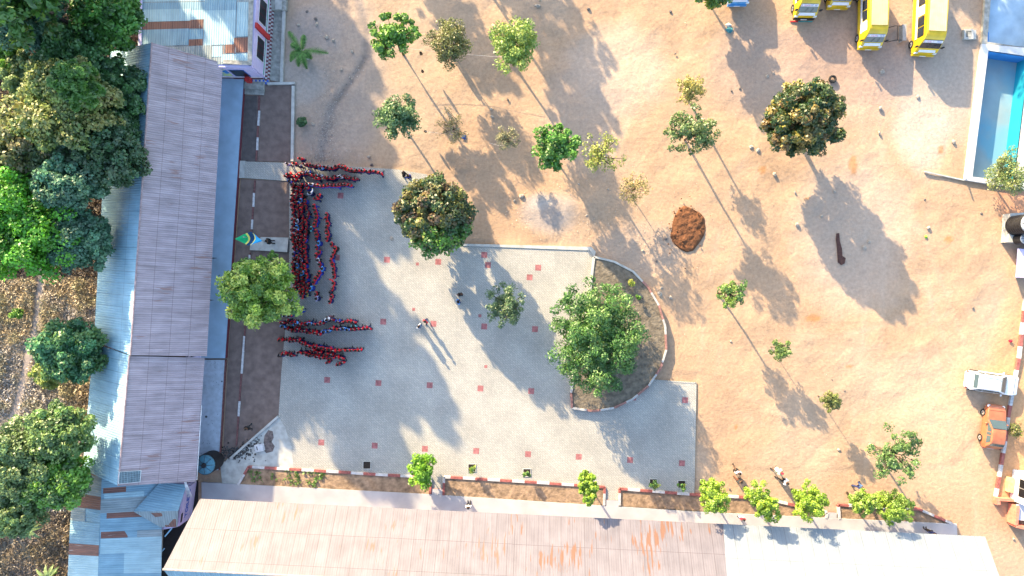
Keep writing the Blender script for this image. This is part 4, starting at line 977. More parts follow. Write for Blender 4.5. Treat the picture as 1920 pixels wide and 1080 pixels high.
# overturned bench between two buses, tyre, box, cloth
bn = empty('bench', G(1684, 66)); tag(bn, 'tipped over metal framed bench between two yellow buses', 'bench')
m = MB(); m.box(.02, .10, -.68, .68, .05, .62, M_wood); m.box(.02, .34, -.68, .68, .60, .64, M_wood); m.build('seat', bn)
m = MB()
for y in (-.6, .6): m.tube([(.06, y, .5), (-.55, y, .5), (-.95, y, .04)], .028, M_black, 6)
m.tube([(-.35, -.6, .5), (-.35, .6, .5)], .025, M_black, 6); m.build('frame', bn)
def tyre_obj(px, py, label):
    m = MB(); n = 24; k = 8; vs = []; fs = []
    for i in range(n):
        for j in range(k):
            a = 2 * math.pi * i / n; b_ = 2 * math.pi * j / k; rr = .25 + .10 * math.cos(b_); vs.append((rr * math.cos(a), rr * math.sin(a), .11 + .11 * math.sin(b_)))
    for i in range(n):
        for j in range(k): fs.append([i * k + j, ((i + 1) % n) * k + j, ((i + 1) % n) * k + (j + 1) % k, i * k + (j + 1) % k])
    m.faces(vs, fs, M_rubber); tag(m.build('tyre', loc=G(px, py)), label, 'tyre')
tyre_obj(1560, 149, 'old tyre lying above the large round tree')
m = MB(); M_ = Matrix.Translation(G(487, 839, .11)) @ Matrix.Rotation(R(12), 4, 'Z'); m.box(-.36, .36, -.32, .32, 0, .20, mat('white_box_paint', (.5, .5, .5), .7), M_); m.box(-.20, -.12, -.16, .16, .2, .203, M_dark, M_); m.box(.36, .42, -.3, .3, 0, .1, MATS['white_box_paint'], M_); tag(m.build('utility_box'), 'white utility box with a dark slot on the littered concrete', 'utility box')
def cloth(px, py, r, col, label, name='cloth'):
    rr = random.Random(px); m = MB(); n = 14; mt = mat('cloth_%d' % px, col, .9, .2, 8); c = G(px, py, .03)
    ring = [c + Vector((math.cos(a) * r * rr.uniform(.5, 1.2), math.sin(a) * r * rr.uniform(.4, 1), rr.uniform(0, .05))) for a in [2 * math.pi * i / n for i in range(n)]]
    top = c + Vector((0, 0, .12))
    for i in range(n): m.face([ring[i], ring[(i + 1) % n], top], mt)
    tag(m.build(name), label, 'litter')
cloth(870, 258, .28, (.03, .06, .2), 'dark blue cloth on the bare earth by the sparse brown tree')
cloth(1736, 444, .16, (.25, .6, .05), 'bright green scrap on the bare earth right of the long shadow')
cloth(1895, 639, .2, (.45, .02, .05), 'crimson cloth near the right hand kerb')
cloth(1368, 56, .35, (.05, .2, .22), 'teal and white sheet lying below the top edge tree')
cloth(1366, 47, .3, (.5, .5, .45), 'pale rag lying beside the teal sheet')
cloth(504, 482, .12, (.5, .5, .5), 'white scrap in the brown soil near the platform')
cloth(1012, 0, .2, (.4, .3, .2), 'brown litter at the top edge')

# brown soil heap
def heap():
    m = MB(); n = 64; k = 22; c = G(1288, 428); vs = []; fs = []; rr = random.Random(5)
    out = [(1283, 385), (1296, 390), (1312, 398), (1321, 408), (1323, 428), (1320, 442), (1311, 456), (1300, 470), (1288, 473), (1276, 468), (1262, 456), (1256, 444), (1259, 424), (1264, 406), (1273, 392)]
    O = [G(x, y) for x, y in out]
    def at(a):
        t = a / (2 * math.pi) * len(O); i = int(t) % len(O); return O[i].lerp(O[(i + 1) % len(O)], t - int(t))
    for j in range(k + 1):
        u = j / k
        for i in range(n):
            p = c.lerp(at(2 * math.pi * i / n), u); nz_ = vnoise(np.array([p.x + 40]), np.array([p.y + 40]), 13, 4, 2.2)[0] - .5; z = .18 * (1 - u ** 4.0) + (nz_ * .26 if u < .97 else 0)
            vs.append((p.x, p.y, max(.0, z) - (.06 if u > .97 else 0) + .03))
    for j in range(k):
        for i in range(n): fs.append([j * n + i, (j + 1) * n + i, (j + 1) * n + (i + 1) % n, j * n + (i + 1) % n])
    for q_ in range(70):
        px_, py_ = rr.gauss(1288, 20), rr.gauss(430, 26); m.ell(G(px_, py_, rr.uniform(.02, .22)), (rr.uniform(.03, .09),) * 3, mat('turned_brown_soil', (.135, .056, .024), .95, .22, 3.5, bump=.05, bscale=9), 5, 4, .3, rr)
    m.faces(vs, fs, mat('turned_brown_soil', (.135, .056, .024), .95, .22, 3.5, bump=.05, bscale=9)); tag(m.build('soil_heap'), 'flat heap of freshly turned brown soil in the open yard', 'soil heap')
heap()
b = MB(); pts = [(1568, 438), (1573, 437), (1574, 452), (1578, 466), (1579, 480), (1585, 484), (1583, 494), (1577, 497), (1571, 492), (1570, 478), (1569, 462), (1567, 448)]
b.prism(poly(pts), 0.0, .07, mat('wet_earth', (.075, .03, .022), .7, .25, 6, bump=.03)); tag(b.build('wet_mud_patch'), 'long dark brown mud patch inside the round tree shadow', 'mud patch')

# stones
MARKS = [((1288, 428), 'the brown soil heap'), ((1508, 222), 'the large round tree on the right'), ((1625, 440), 'the long shadow of the round tree'), ((1740, 60), 'the yellow bus by the pool'), ((1640, 100), 'the ribbed roof bus'), ((1820, 340), 'the lower pool corner'), ((1050, 395), 'the pale gravel patch'), ((1240, 570), 'the round planter rim'), ((815, 330), 'the round tree by the crowd'), ((630, 200), 'the eroded gully'), ((570, 110), 'the potted palm'), ((1560, 740), 'the small tree in the lower right yard'), ((1000, 80), 'the pale green tree near the top'), ((1890, 640), 'the right hand kerb'), ((1300, 250), 'the pair of thin trees right of centre'), ((1070, 10), 'the top edge middle'), ((1430, 130), 'the shadow below the top edge tree'), ((1480, 880), 'the walking adults'), ((680, 300), 'the upper line of pupils')]
STN = [(735, 448, 11, 0), (978, 368, 11, 0), (964, 376, 6, 0), (1247, 447, 10, 1), (1290, 413, 7, 0), (1310, 413, 6, 0), (1288, 465, 5, 0), (1236, 551, 12, 0), (1257, 558, 8, 0), (1240, 540, 7, 0), (1494, 421, 9, 0), (1452, 327, 10, 0), (1564, 359, 7, 0), (1629, 453, 7, 0), (1620, 464, 8, 0), (1740, 427, 9, 0), (1733, 374, 5, 1), (1839, 400, 6, 1), (1824, 577, 5, 1), (1648, 249, 8, 0), (1650, 203, 9, 0), (1787, 266, 10, 0), (1720, 182, 9, 0), (1653, 135, 11, 0), (1572, 843, 8, 0), (1560, 712, 4, 1), (1408, 276, 9, 0), (1421, 282, 9, 0), (1438, 143, 8, 0), (1450, 138, 6, 0), (1371, 170, 6, 1), (1387, 166, 6, 1), (1266, 101, 5, 1), (1257, 22, 6, 1), (1103, 17, 7, 1), (1008, 12, 12, 0), (592, 36, 8, 1), (594, 46, 9, 0), (612, 70, 9, 0), (625, 76, 8, 0), (660, 97, 7, 0), (560, 47, 8, 0), (576, 22, 6, 1), (587, 233, 8, 0), (692, 294, 8, 0), (697, 309, 7, 1), (952, 187, 6, 1), (921, 205, 7, 0), (923, 219, 8, 0), (640, 131, 6, 0), (655, 145, 5, 0), (1370, 640, 5, 0), (1900, 1010, 6, 0), (1860, 1050, 5, 0), (1368, 917, 5, 1), (1583, 733, 5, 1), (1490, 360, 6, 0), (1540, 405, 6, 0), (1205, 470, 6, 0), (1231, 490, 5, 1), (1100, 404, 6, 0), (1070, 365, 5, 0), (1085, 345, 6, 0), (1140, 355, 5, 0)]
used = {}
siz = {4: 'tiny', 5: 'very small', 6: 'small', 7: 'fist sized', 8: 'middling', 9: 'chunky', 10: 'large', 11: 'big flat', 12: 'biggest'}
for (x, y, r, dk) in STN:
    rr = random.Random(x * 31 + y); m = MB(); rad = r / 22 / 2 * .95; m.ell((0, 0, rad * .35), (rad, rad * rr.uniform(.6, .9), rad * .6), M_stoned if dk else M_stone, 8, 6, .18, rr)
    o = m.build('stone', loc=G(x, y, -.02)); o.rotation_euler = (0, 0, rr.uniform(0, 6))
    near = min(MARKS, key=lambda k: math.hypot(k[0][0] - x, k[0][1] - y)); mx, my = near[0]
    side = ('right of' if x > mx else 'left of') if abs(x - mx) > abs(y - my) else ('below' if y > my else 'above')
    if math.hypot(x - mx, y - my) < 28: side = 'beside'
    lab = '%s %s stone %s %s' % (siz[r], 'dark' if dk else 'pale', side, near[1]); used[lab] = used.get(lab, 0) + 1
    if used[lab] > 1: lab = '%s, the one further %s' % (lab, 'down' if used[lab] == 2 else 'out')
    tag(o, lab, 'stone', 'loose stones on the bare earth')
# gravel (uncountable)
def scatter_quads(name, P, size, cols, seed, up=.6, mt=M_litter, kind='stuff', elong=1.6, label=None):
    rs = np.random.RandomState(seed); n = len(P)
    nrm = rs.normal(size=(n, 3)); nrm[:, 2] = np.abs(nrm[:, 2]) + up; nrm /= np.linalg.norm(nrm, axis=1)[:, None]
    t = np.cross(nrm, rs.normal(size=(n, 3))); t /= np.linalg.norm(t, axis=1)[:, None]; b = np.cross(nrm, t)
    s = (size * rs.uniform(.6, 1.4, n))[:, None]
    V = np.stack([P - t * s * elong, P + b * s, P + t * s * elong, P - b * s], 1).reshape(-1, 3); Q = np.arange(4 * n).reshape(n, 4)
    me = mesh_np(name, V, Q); ca = me.color_attributes.new('leafcol', 'FLOAT_COLOR', 'POINT')
    C = np.repeat(np.concatenate([np.clip(cols, 0, 1), np.ones((n, 1))], 1), 4, axis=0).astype(np.float32); ca.data.foreach_set('color', C.ravel()); me.materials.append(mt)
    o = bpy.data.objects.new(name, me); link(o)
    if kind: tag(o, label, kind=kind)
    return o
rs = np.random.RandomState(11)
pts = []
for (cx, cy, sx, sy, n) in ((1030, 395, 45, 28, 500), (1130, 400, 60, 50, 350), (1220, 470, 40, 30, 300), (618, 200, 12, 50, 500), (604, 260, 10, 25, 300), (610, 298, 40, 8, 350), (1700, 230, 40, 60, 160), (1420, 240, 300, 160, 300), (1500, 560, 260, 160, 250), (590, 60, 45, 50, 120), (850, 330, 150, 60, 200)):
    pts.append(np.stack([rs.normal(cx, sx, n), rs.normal(cy, sy, n)], 1))
pts = np.concatenate(pts); ok = ~in_poly(pts[:, 0], pts[:, 1], yard) & (pts[:, 0] > 556) & (pts[:, 0] < 1795)
pts = pts[ok]; P = np.stack([(pts[:, 0] - 960) / S, (540 - pts[:, 1]) / S, rs.uniform(.0, .05, len(pts))], 1)
g = rs.uniform(.6, 1.25, len(pts))[:, None]
scatter_quads('gravel', P, .028, np.array([.33, .29, .25]) * g, 3, up=1.5, elong=1.2)
rs = np.random.RandomState(15); n = 260; gy = 305 - 190 * rs.rand(n) ** 1.5; gx = np.interp(gy, [100, 110, 150, 200, 250, 300], [684, 684, 660, 622, 608, 604]) + rs.normal(0, 7, n) * (1 + 1.6 * (gy > 270))
P = np.stack([(gx - 960) / S, (540 - gy) / S, rs.uniform(-.12, .04, n)], 1); scatter_quads('gully_rubble', P, .04, np.array([.27, .245, .22]) * rs.choice([.35, .6, 1.1, 1.5], n)[:, None], 16, up=1.0, elong=1.3)
# charcoal litter near the tank
rs = np.random.RandomState(12); n = 260
px_ = np.concatenate([rs.normal(440, 16, 150), rs.normal(475, 9, 70), rs.normal(462, 14, 40)]); py_ = np.concatenate([rs.normal(848, 7, 150), rs.normal(832, 6, 70), rs.normal(850, 8, 40)])
P = np.stack([(px_ - 960) / S, (540 - py_) / S, rs.uniform(.12, .16, n)], 1); scatter_quads('charcoal_litter', P, .07, np.array([.02, .02, .02]) * rs.uniform(.5, 3, n)[:, None], 4, up=1.0, elong=1.3)
b = MB(); b.prism(poly([(497, 816), (504, 806), (512, 808), (514, 820), (510, 828), (516, 836), (512, 846), (500, 849), (494, 842), (495, 830)]), .108, .12, mat('spilt_soil', (.15, .12, .11), .95, .3, 5, bump=.03)); tag(b.build('spilt_soil'), 'brown grey soil spill right of the white utility box', 'soil heap')

# ------------------------------------------------------------------ trees and plants
def tree_mesh_leaves(clumps, n_per, rc, leaf, seed, pal, upb=.5, elong=1.6, flat=.75, jit=.25, pal2=None, mid=None, rr_=1):
    rs = np.random.RandomState(seed); k = len(clumps); idx = np.repeat(np.arange(k), n_per); n = len(idx)
    d = rs.normal(size=(n, 3)); d[:, 2] += .35; d /= np.linalg.norm(d, axis=1)[:, None]
    rcl = (np.asarray(rc) * np.ones(k))[idx]
    rad = rcl * rs.uniform(.35, 1.08, n) ** .6; P = clumps[idx] + d * rad[:, None] * np.array([1, 1, flat])
    nrm = d * .55 + rs.normal(size=(n, 3)) * .45; nrm[:, 2] += upb; nrm /= np.linalg.norm(nrm, axis=1)[:, None]
    t = np.cross(nrm, rs.normal(size=(n, 3))); t /= np.linalg.norm(t, axis=1)[:, None]; b = np.cross(nrm, t)
    s = (leaf * rs.uniform(.6, 1.35, n))[:, None]; fold = nrm * s * .25
    V = np.stack([P - t * s * elong - fold, P + b * s + fold * .3, P + t * s * elong - fold, P - b * s + fold * .3], 1).reshape(-1, 3)
    pal = np.array(pal) * np.array([1.5, 1.42, 1.15]); pc = rs.choice(len(pal), k, p=None); CC = pal[pc]
    if pal2:
        w_ = ((clumps[:, 0] - mid[0]) * pal2[0] + (clumps[:, 1] - mid[1]) * pal2[1]) / rr_ > pal2[2]; p2 = np.array(pal2[3]) * np.array([1.5, 1.42, 1.15]); CC[w_] = p2[rs.choice(len(p2), w_.sum())]
    C = CC[idx] * rs.uniform(1 - jit, 1 + jit, n)[:, None]
    sw = rs.rand(n) < .2; C[sw] = pal[rs.choice(len(pal), sw.sum())]
    return V, C, t, nrm
def tree(px, py, rpx, h, label, cat='tree', name='leafy_tree', pal=((.05, .10, .02),), nc=60, npc=60, rcf=.26, leaf=.09, fill='shell', rz=.75, sx=1, sy=1, base=None, seed=0, group=None, twig=True, elong=1.6, up=.5, trunk=.115, limbs=8, leans=(0, 0), tw_r=.018, gap=0, rot=0, pal2=None):
    rs = np.random.RandomState(abs(seed + int(px) * 7 + int(py))); C = G(px, py, h); r = rpx / S * (H - h) / H * 1.05
    B = G(*base) if base else Vector((C.x + leans[0], C.y + leans[1], 0)); B.z = -.02
    root = empty(name, B); tag(root, label, cat, group)
    d = rs.normal(size=(nc, 3)); d[:, 2] = d[:, 2] * .9 + .25; d /= np.linalg.norm(d, axis=1)[:, None]
    rr = {'shell': rs.uniform(.62, .86, nc), 'vol': rs.uniform(.25, .92, nc), 'sparse': rs.uniform(.35, 1.0, nc)}[fill]
    if fill == 'shell': rr[: nc // 5] *= .55
    cl = d * rr[:, None] * r * np.array([sx, sy, rz])
    cl *= 1 + (rs.rand(nc, 1) - .5) * .22
    if rot: a = R(rot); cl = cl @ np.array([[math.cos(a), math.sin(a), 0], [-math.sin(a), math.cos(a), 0], [0, 0, 1]])
    if gap: cl = cl[(vnoise(cl[:, 0] + 50, cl[:, 1] + 50, seed + 3, 2, 1.2 / max(r, .5)) > gap * .5)]
    cl = cl + np.array(C - B)
    cl[:, 2] = np.maximum(cl[:, 2], .25)
    rc = r * rcf * rs.uniform(.7, 1.25, len(cl))
    V, col, _, _ = tree_mesh_leaves(cl, int(npc * 1.75), rc, leaf * .74, abs(seed + int(px)), pal, up, elong, pal2=pal2, mid=np.array(C - B), rr_=r)
    n = len(V) // 4; me = mesh_np('crown', V, np.arange(4 * n).reshape(n, 4)); ca = me.color_attributes.new('leafcol', 'FLOAT_COLOR', 'POINT')
    ca.data.foreach_set('color', np.repeat(np.concatenate([np.clip(col, 0, 1), np.ones((n, 1))], 1), 4, axis=0).astype(np.float32).ravel()); me.materials.append(M_leaf)
    o = bpy.data.objects.new('crown', me); link(o, root)
    m = MB(); top = C - B; fork = Vector((top.x * .75, top.y * .75, max(.2, top.z - r * rz * .65))); w = trunk
    mid = fork * .5 + Vector((rs.uniform(-.1, .1), rs.uniform(-.1, .1), 0))
    m.tube([Vector((0, 0, 0)), mid, fork], [w, w * .8, w * .65], M_bark, 7)
    order = rs.permutation(len(cl))[:limbs] if limbs else []
    ends = []
    for i in order:
        e = Vector(cl[i]); k = fork.lerp(e, .5) + Vector((rs.uniform(-.1, .1) * r, rs.uniform(-.1, .1) * r, .08 * r)); m.tube([fork, k, e], [w * .45, w * .28, .012], M_bark, 5); ends.append((k, e))
    if twig and ends:
        for i in rs.permutation(len(cl))[:40]:
            e = Vector(cl[i]); k = min((q for q in ends), key=lambda q: (q[0] - e).length)[0]; m.tube([k, e], [tw_r * 1.4, tw_r * .5], M_bark, 4)
    m.build('trunk', root, True)
    return root
DG = [(.03, .085, .028), (.04, .10, .04), (.025, .07, .035)]
MG = [(.04, .11, .02), (.055, .14, .025), (.03, .085, .02)]
BG = [(.07, .175, .02), (.10, .21, .03), (.05, .13, .018)]
YG = [(.16, .22, .03), (.22, .27, .04), (.10, .17, .02), (.26, .28, .07)]
TG = [(.035, .10, .065), (.045, .115, .075), (.06, .135, .085), (.03, .08, .055)]
OL = [(.085, .105, .035), (.11, .13, .04), (.06, .08, .03), (.13, .12, .06)]
SP = [(.20, .17, .07), (.16, .15, .05), (.24, .21, .10)]
HG = [(.13, .225, .02), (.18, .28, .03), (.09, .17, .015)]
MANGO = [(.022, .05, .016), (.03, .065, .02), (.03, .055, .016), (.17, .16, .04), (.18, .14, .045), (.11, .075, .03), (.045, .06, .02), (.022, .05, .016)]
MANGO2 = [(.02, .045, .016), (.028, .06, .02), (.14, .15, .04), (.13, .10, .045), (.07, .05, .03), (.04, .055, .025), (.10, .10, .035), (.025, .05, .02), (.03, .065, .02)]
# yard trees
tree(740, 67, 47, 4.3, 'bright green leafy tree left of the thin cord, nearest the palm', pal=BG, nc=85, npc=40, rcf=.17, leaf=.10, fill='vol', seed=1, gap=.42)
tree(847, 80, 45, 3.0, 'dull olive brown tree with a cord passing through its lower side', pal=OL, nc=75, npc=70, rcf=.24, leaf=.06, fill='vol', seed=2)
tree(963, 85, 54, 4.6, 'pale yellow green tree with an open fork showing at its foot', pal=[(.14, .22, .04), (.18, .25, .06), (.09, .17, .03)], nc=85, npc=60, rcf=.20, leaf=.07, fill='vol', seed=3, gap=.2)
tree(743, 217, 43, 3.6, 'grey green compact tree above the upper line of pupils', pal=[(.05, .11, .045), (.07, .14, .06), (.10, .16, .07), (.035, .085, .03)], nc=70, npc=60, rcf=.24, leaf=.075, fill='vol', seed=4, sx=.95, sy=.98)
tree(815, 404, 77, 3.9, 'big round tree with rusty and yellow new leaves beside the crowd', pal=MANGO2, nc=260, npc=60, rcf=.135, leaf=.10, fill='shell', rz=.80, seed=5, sx=.98, sy=1.0, trunk=.2, pal2=(.35, -.93, .38, MG + [(.07, .17, .02)]))
tree(850, 240, 27, 1.6, 'thin brown twiggy sapling right of the grey green tree', name='sapling', cat='sapling', pal=SP + [(.08, .10, .06)], nc=40, npc=14, rcf=.28, leaf=.05, fill='sparse', seed=6, sy=1.3, limbs=14, trunk=.04)
tree(950, 261, 22, 2.4, 'small grey twiggy tree with a white cord tied to it', name='sapling', cat='sapling', pal=[(.17, .17, .10), (.12, .13, .08)], nc=40, npc=22, rcf=.26, leaf=.05, fill='sparse', seed=7, limbs=14, trunk=.05)
tree(1045, 277, 44, 4.0, 'vivid green leafy tree touching a sparse yellowish one', pal=[(.045, .14, .018), (.065, .175, .025), (.035, .10, .014)], nc=60, npc=55, rcf=.22, leaf=.10, fill='vol', seed=8, gap=.2)
tree(1130, 290, 38, 4.6, 'sparse yellow green tree with grey branches showing, right of the vivid green one', pal=[(.15, .19, .04), (.20, .22, .06)], nc=60, npc=14, rcf=.2, leaf=.07, fill='sparse', seed=9, limbs=26, tw_r=.025)
tree(1189, 355, 30, 2.3, 'nearly leafless yellowish sapling above the shadow by the soil heap', name='sapling', cat='sapling', pal=SP, nc=55, npc=12, rcf=.2, leaf=.055, fill='sparse', seed=10, limbs=22, trunk=.05)
tree(1296, 170, 29, 4.0, 'small straw coloured tree above the dark green one right of centre', pal=[(.21, .20, .06), (.17, .18, .05)], nc=70, npc=16, rcf=.18, leaf=.06, fill='sparse', seed=11, base=(1290, 186), limbs=18)
tree(1299, 248, 45, 5.0, 'ragged dark green tree just below the straw coloured one', pal=[(.06, .11, .035), (.04, .085, .025), (.09, .13, .05)], nc=60, npc=34, rcf=.19, leaf=.08, fill='sparse', seed=12, base=(1284, 262), limbs=24, sy=.9)
tree(1508, 223, 77, 4.3, 'large dark round tree with golden leaf tips in the open yard', pal=MANGO, nc=280, npc=58, rcf=.125, leaf=.10, fill='shell', rz=.85, seed=13, base=(1492, 252), trunk=.22, sy=.95)
tree(1374, 551, 31, 3.8, 'small green tree with a pale bluish leaf cluster above two thin trunks', pal=[(.08, .16, .03), (.11, .18, .04), (.05, .11, .03)], nc=46, npc=22, rcf=.2, leaf=.075, fill='sparse', seed=14, limbs=16)
tree(1466, 655, 20, 2.4, 'little two lobed green tree in the middle of the right yard', pal=[(.10, .16, .05), (.07, .13, .03)], nc=30, npc=34, rcf=.3, leaf=.06, fill='vol', seed=15, rz=.9, trunk=.04, limbs=6)
tree(1558, 751, 22, 2.4, 'little round olive tree near the lone white stone', pal=[(.10, .13, .04), (.07, .10, .03), (.13, .14, .05)], nc=40, npc=40, rcf=.26, leaf=.055, fill='vol', seed=16, trunk=.04, limbs=6)
tree(1680, 854, 47, 3.7, 'green tree with separate leaf tufts above the end bed at lower right', pal=[(.06, .12, .04), (.08, .15, .05), (.05, .10, .03)], nc=55, npc=34, rcf=.18, leaf=.08, fill='sparse', seed=17, limbs=22, sy=1.12)
tree(1889, 330, 40, 2.0, 'pale green shrub tree overhanging the lower end of the pool', pal=[(.12, .17, .06), (.16, .19, .08), (.08, .12, .04)], nc=80, npc=36, rcf=.22, leaf=.06, fill='vol', seed=18, sy=1.15, sx=.95)
tree(1120, 631, 95, 3.5, 'broad bright green tree filling the half round planter', pal=[(.035, .10, .022), (.05, .13, .028), (.08, .16, .045), (.022, .07, .016)], nc=340, npc=60, rcf=.13, leaf=.062, fill='vol', seed=19, trunk=.2, elong=2.4, rz=.7, sy=1.14, sx=.97)
tree(950, 571, 38, 3.0, 'fine leaved grey green tree standing in the paving', pal=[(.06, .11, .05), (.08, .13, .06), (.045, .085, .04)], nc=70, npc=30, rcf=.2, leaf=.055, fill='vol', seed=20, sy=1.15, elong=2.6, limbs=20)
tree(487, 548, 74, 4.2, 'large yellow green tree over the soil strip beside the flag platform', pal=[(.13, .24, .03), (.19, .30, .045), (.26, .34, .08), (.08, .17, .02), (.05, .12, .02)], nc=170, npc=70, rcf=.16, leaf=.085, fill='vol', seed=21, elong=2.2, trunk=.16, gap=.3)
tree(790, 885, 27, 1.9, 'lush green shrub at the gap right of the vine bed', cat='shrub', name='shrub', pal=[(.11, .25, .012), (.15, .30, .02), (.07, .18, .01)], nc=60, npc=50, rcf=.26, leaf=.075, fill='vol', seed=22, sy=1.35, rz=1.0)
for i, (x, y, r, sy, rot, h, lab) in enumerate([(1102, 915, 21, 1.75, 8, 3.7, 'tall bright lime shrub standing out of a tree pit'), (1337, 930, 28, 1.35, 25, 3.5, 'lime green shrub just right of the paving corner'), (1429, 940, 27, 1.75, 35, 3.9, 'longest lime green shrub in the row, behind the walking adults'), (1518, 941, 32, 1.2, 50, 3.4, 'lime green shrub at the right end of the long bed'), (1618, 942, 24, 1.1, 70, 2.6, 'small lime green shrub at the left of the short end bed'), (1678, 950, 31, 1.1, 30, 2.8, 'forked lime green shrub at the right of the short end bed')]):
    tree(x, y, r, h, lab, cat='shrub', name='shrub', pal=HG if i < 4 else [(.13, .22, .03), (.17, .26, .05), (.10, .18, .025)], nc=110, npc=46, rcf=.20, leaf=.06, fill='vol', seed=30 + i, sy=sy, rz=1.3, rot=rot, group='shrubs along the lower walkway')
for i, (x, y, lab) in enumerate([(885, 880, 'tiny green sapling in the tree pit left of the yard middle'), (988, 889, 'tiny green sapling in the tree pit before the long bed'), (1226, 910, 'bushy seedling in the square pit near the paving corner'), (1279, 912, 'tiny dark seedling in the last tree pit')]):
    tree(x, y, 8 if i != 2 else 10, .9, lab, cat='sapling', name='sapling', pal=MG + YG[:1], nc=14, npc=16, rcf=.4, leaf=.05, fill='vol', seed=40 + i, rz=1.2, trunk=.02, limbs=4)
tree(566, 227, 10, .5, 'small dark green bush outside the concrete border', cat='bush', name='bush', pal=DG, nc=22, npc=30, rcf=.4, leaf=.06, fill='vol', seed=45, rz=.8, trunk=.03, limbs=3)
tree(1184, 530, 7, .9, 'pale tuft plant in the upper part of the planter soil', cat='plant', name='plant', pal=YG, nc=12, npc=18, rcf=.4, leaf=.05, fill='vol', seed=46, trunk=.02, limbs=3)
tree(1198, 558, 6, 1.0, 'yellow green tuft plant right of the big planter tree', cat='plant', name='plant', pal=BG, nc=12, npc=14, rcf=.4, leaf=.05, fill='vol', seed=47, trunk=.02, limbs=3)
tree(1903, 808, 14, .6, 'scrubby plant behind the kerb by the orange car', cat='plant', name='plant', pal=OL + YG[:1], nc=24, npc=22, rcf=.4, leaf=.05, fill='sparse', seed=48, trunk=.02, limbs=4, sy=1.3)
tree(511, 480, 10, 1.2, 'small green tuft below the flag platform', cat='plant', name='plant', pal=BG, nc=16, npc=22, rcf=.4, leaf=.06, fill='vol', seed=49, trunk=.03, limbs=3)
tree(1342, -34, 50, 3.0, 'dark leafy tree cut by the top edge beside the minibus', pal=MG + YG[:1], nc=110, npc=70, rcf=.2, leaf=.10, fill='vol', seed=50, trunk=.15)
# creeping vines in the first bed
rs = np.random.RandomState(77); vp = []
for (x0, y0, x1, y1, n) in ((468, 880, 480, 900, 60), (483, 884, 492, 900, 70), (510, 882, 515, 898, 30), (540, 880, 550, 905, 60), (556, 882, 562, 905, 110), (570, 884, 605, 886, 60), (575, 905, 612, 888, 120), (588, 912, 594, 898, 70), (525, 895, 560, 905, 50)):
    t = rs.rand(n, 1); vp.append(np.array([x0, y0]) * (1 - t) + np.array([x1, y1]) * t + rs.normal(0, 2.2, (n, 2)))
vp = np.concatenate(vp); vp[:, 1] = np.maximum(vp[:, 1], 880); P = np.stack([(vp[:, 0] - 960) / S, (540 - vp[:, 1]) / S, .19 + rs.rand(len(vp)) * .12], 1)
scatter_quads('creeping_vines', P[::2], .06, np.array([.08, .15, .025]) * rs.uniform(.5, 1.6, len(P[::2]))[:, None], 5, up=1.2, mt=M_leaf)

# palm in a white pot
pm = empty('potted_palm', G(578, 108)); tag(pm, 'young palm with long fronds in a white pot beside the drain', 'palm')
m = MB(); m.tube([(0, 0, 0), (0, 0, .5)], [.20, .27], mat('white_pot', (.5, .5, .5), .7), 16); m.tube([(0, 0, .44), (0, 0, .505)], [.24, .24], M_soil, 14); m.build('pot', pm)
m = MB(); m.tube([(0, 0, .4), (-.08, .06, .9), (-.12, .1, 1.35)], [.10, .08, .06], M_bark, 8); m.build('trunk', pm)
rr = random.Random(3)
def frond(root, o, az, L, rise, droop, n=26, w=.32, mt=None, name='frond'):
    m = MB(); mt = mt or M_leaf; d = Vector((math.cos(az), math.sin(az), 0)); s = Vector((-d.y, d.x, 0)); pts = []
    for i in range(n + 1):
        t = i / n; pts.append(o + d * L * t * (1 - .1 * t) + Vector((0, 0, rise * t * 2 - droop * t * t * 2)))
    m.tube(pts[::3], [.022 * (1 - .2 * i) for i in range(len(pts[::3]))] if len(pts[::3]) < 5 else .014, M_palm, 4)
    for i in range(2, n):
        t = i / n; ww = w * math.sin(math.pi * min(1, t * .85 + .12)) + .05
        for sg in (-1, 1):
            a = pts[i]; tip = a + s * sg * ww + d * ww * .7 + Vector((0, 0, -.10 * ww + rr.uniform(-.04, .04))); b_ = d * .045
            m.face([a - b_, a + b_, tip], M_palm)
    m.build(name, root)
M_palm = mat('palm_leaf', (.075, .18, .035), .6, .3, 5)
o = Vector((-.12, .1, 1.35))
for az, L, ri, dr in ((125, 2.3, .4, .5), (150, 1.0, .5, .3), (72, 1.3, .5, .2), (0, 2.3, .3, .6), (-35, 1.0, .3, .5), (-80, 1.5, .3, .6), (-110, 1.4, .3, .5), (-150, 1.5, .3, .6), (195, 1.4, .2, .6)): frond(pm, o, R(az), L, ri, dr)

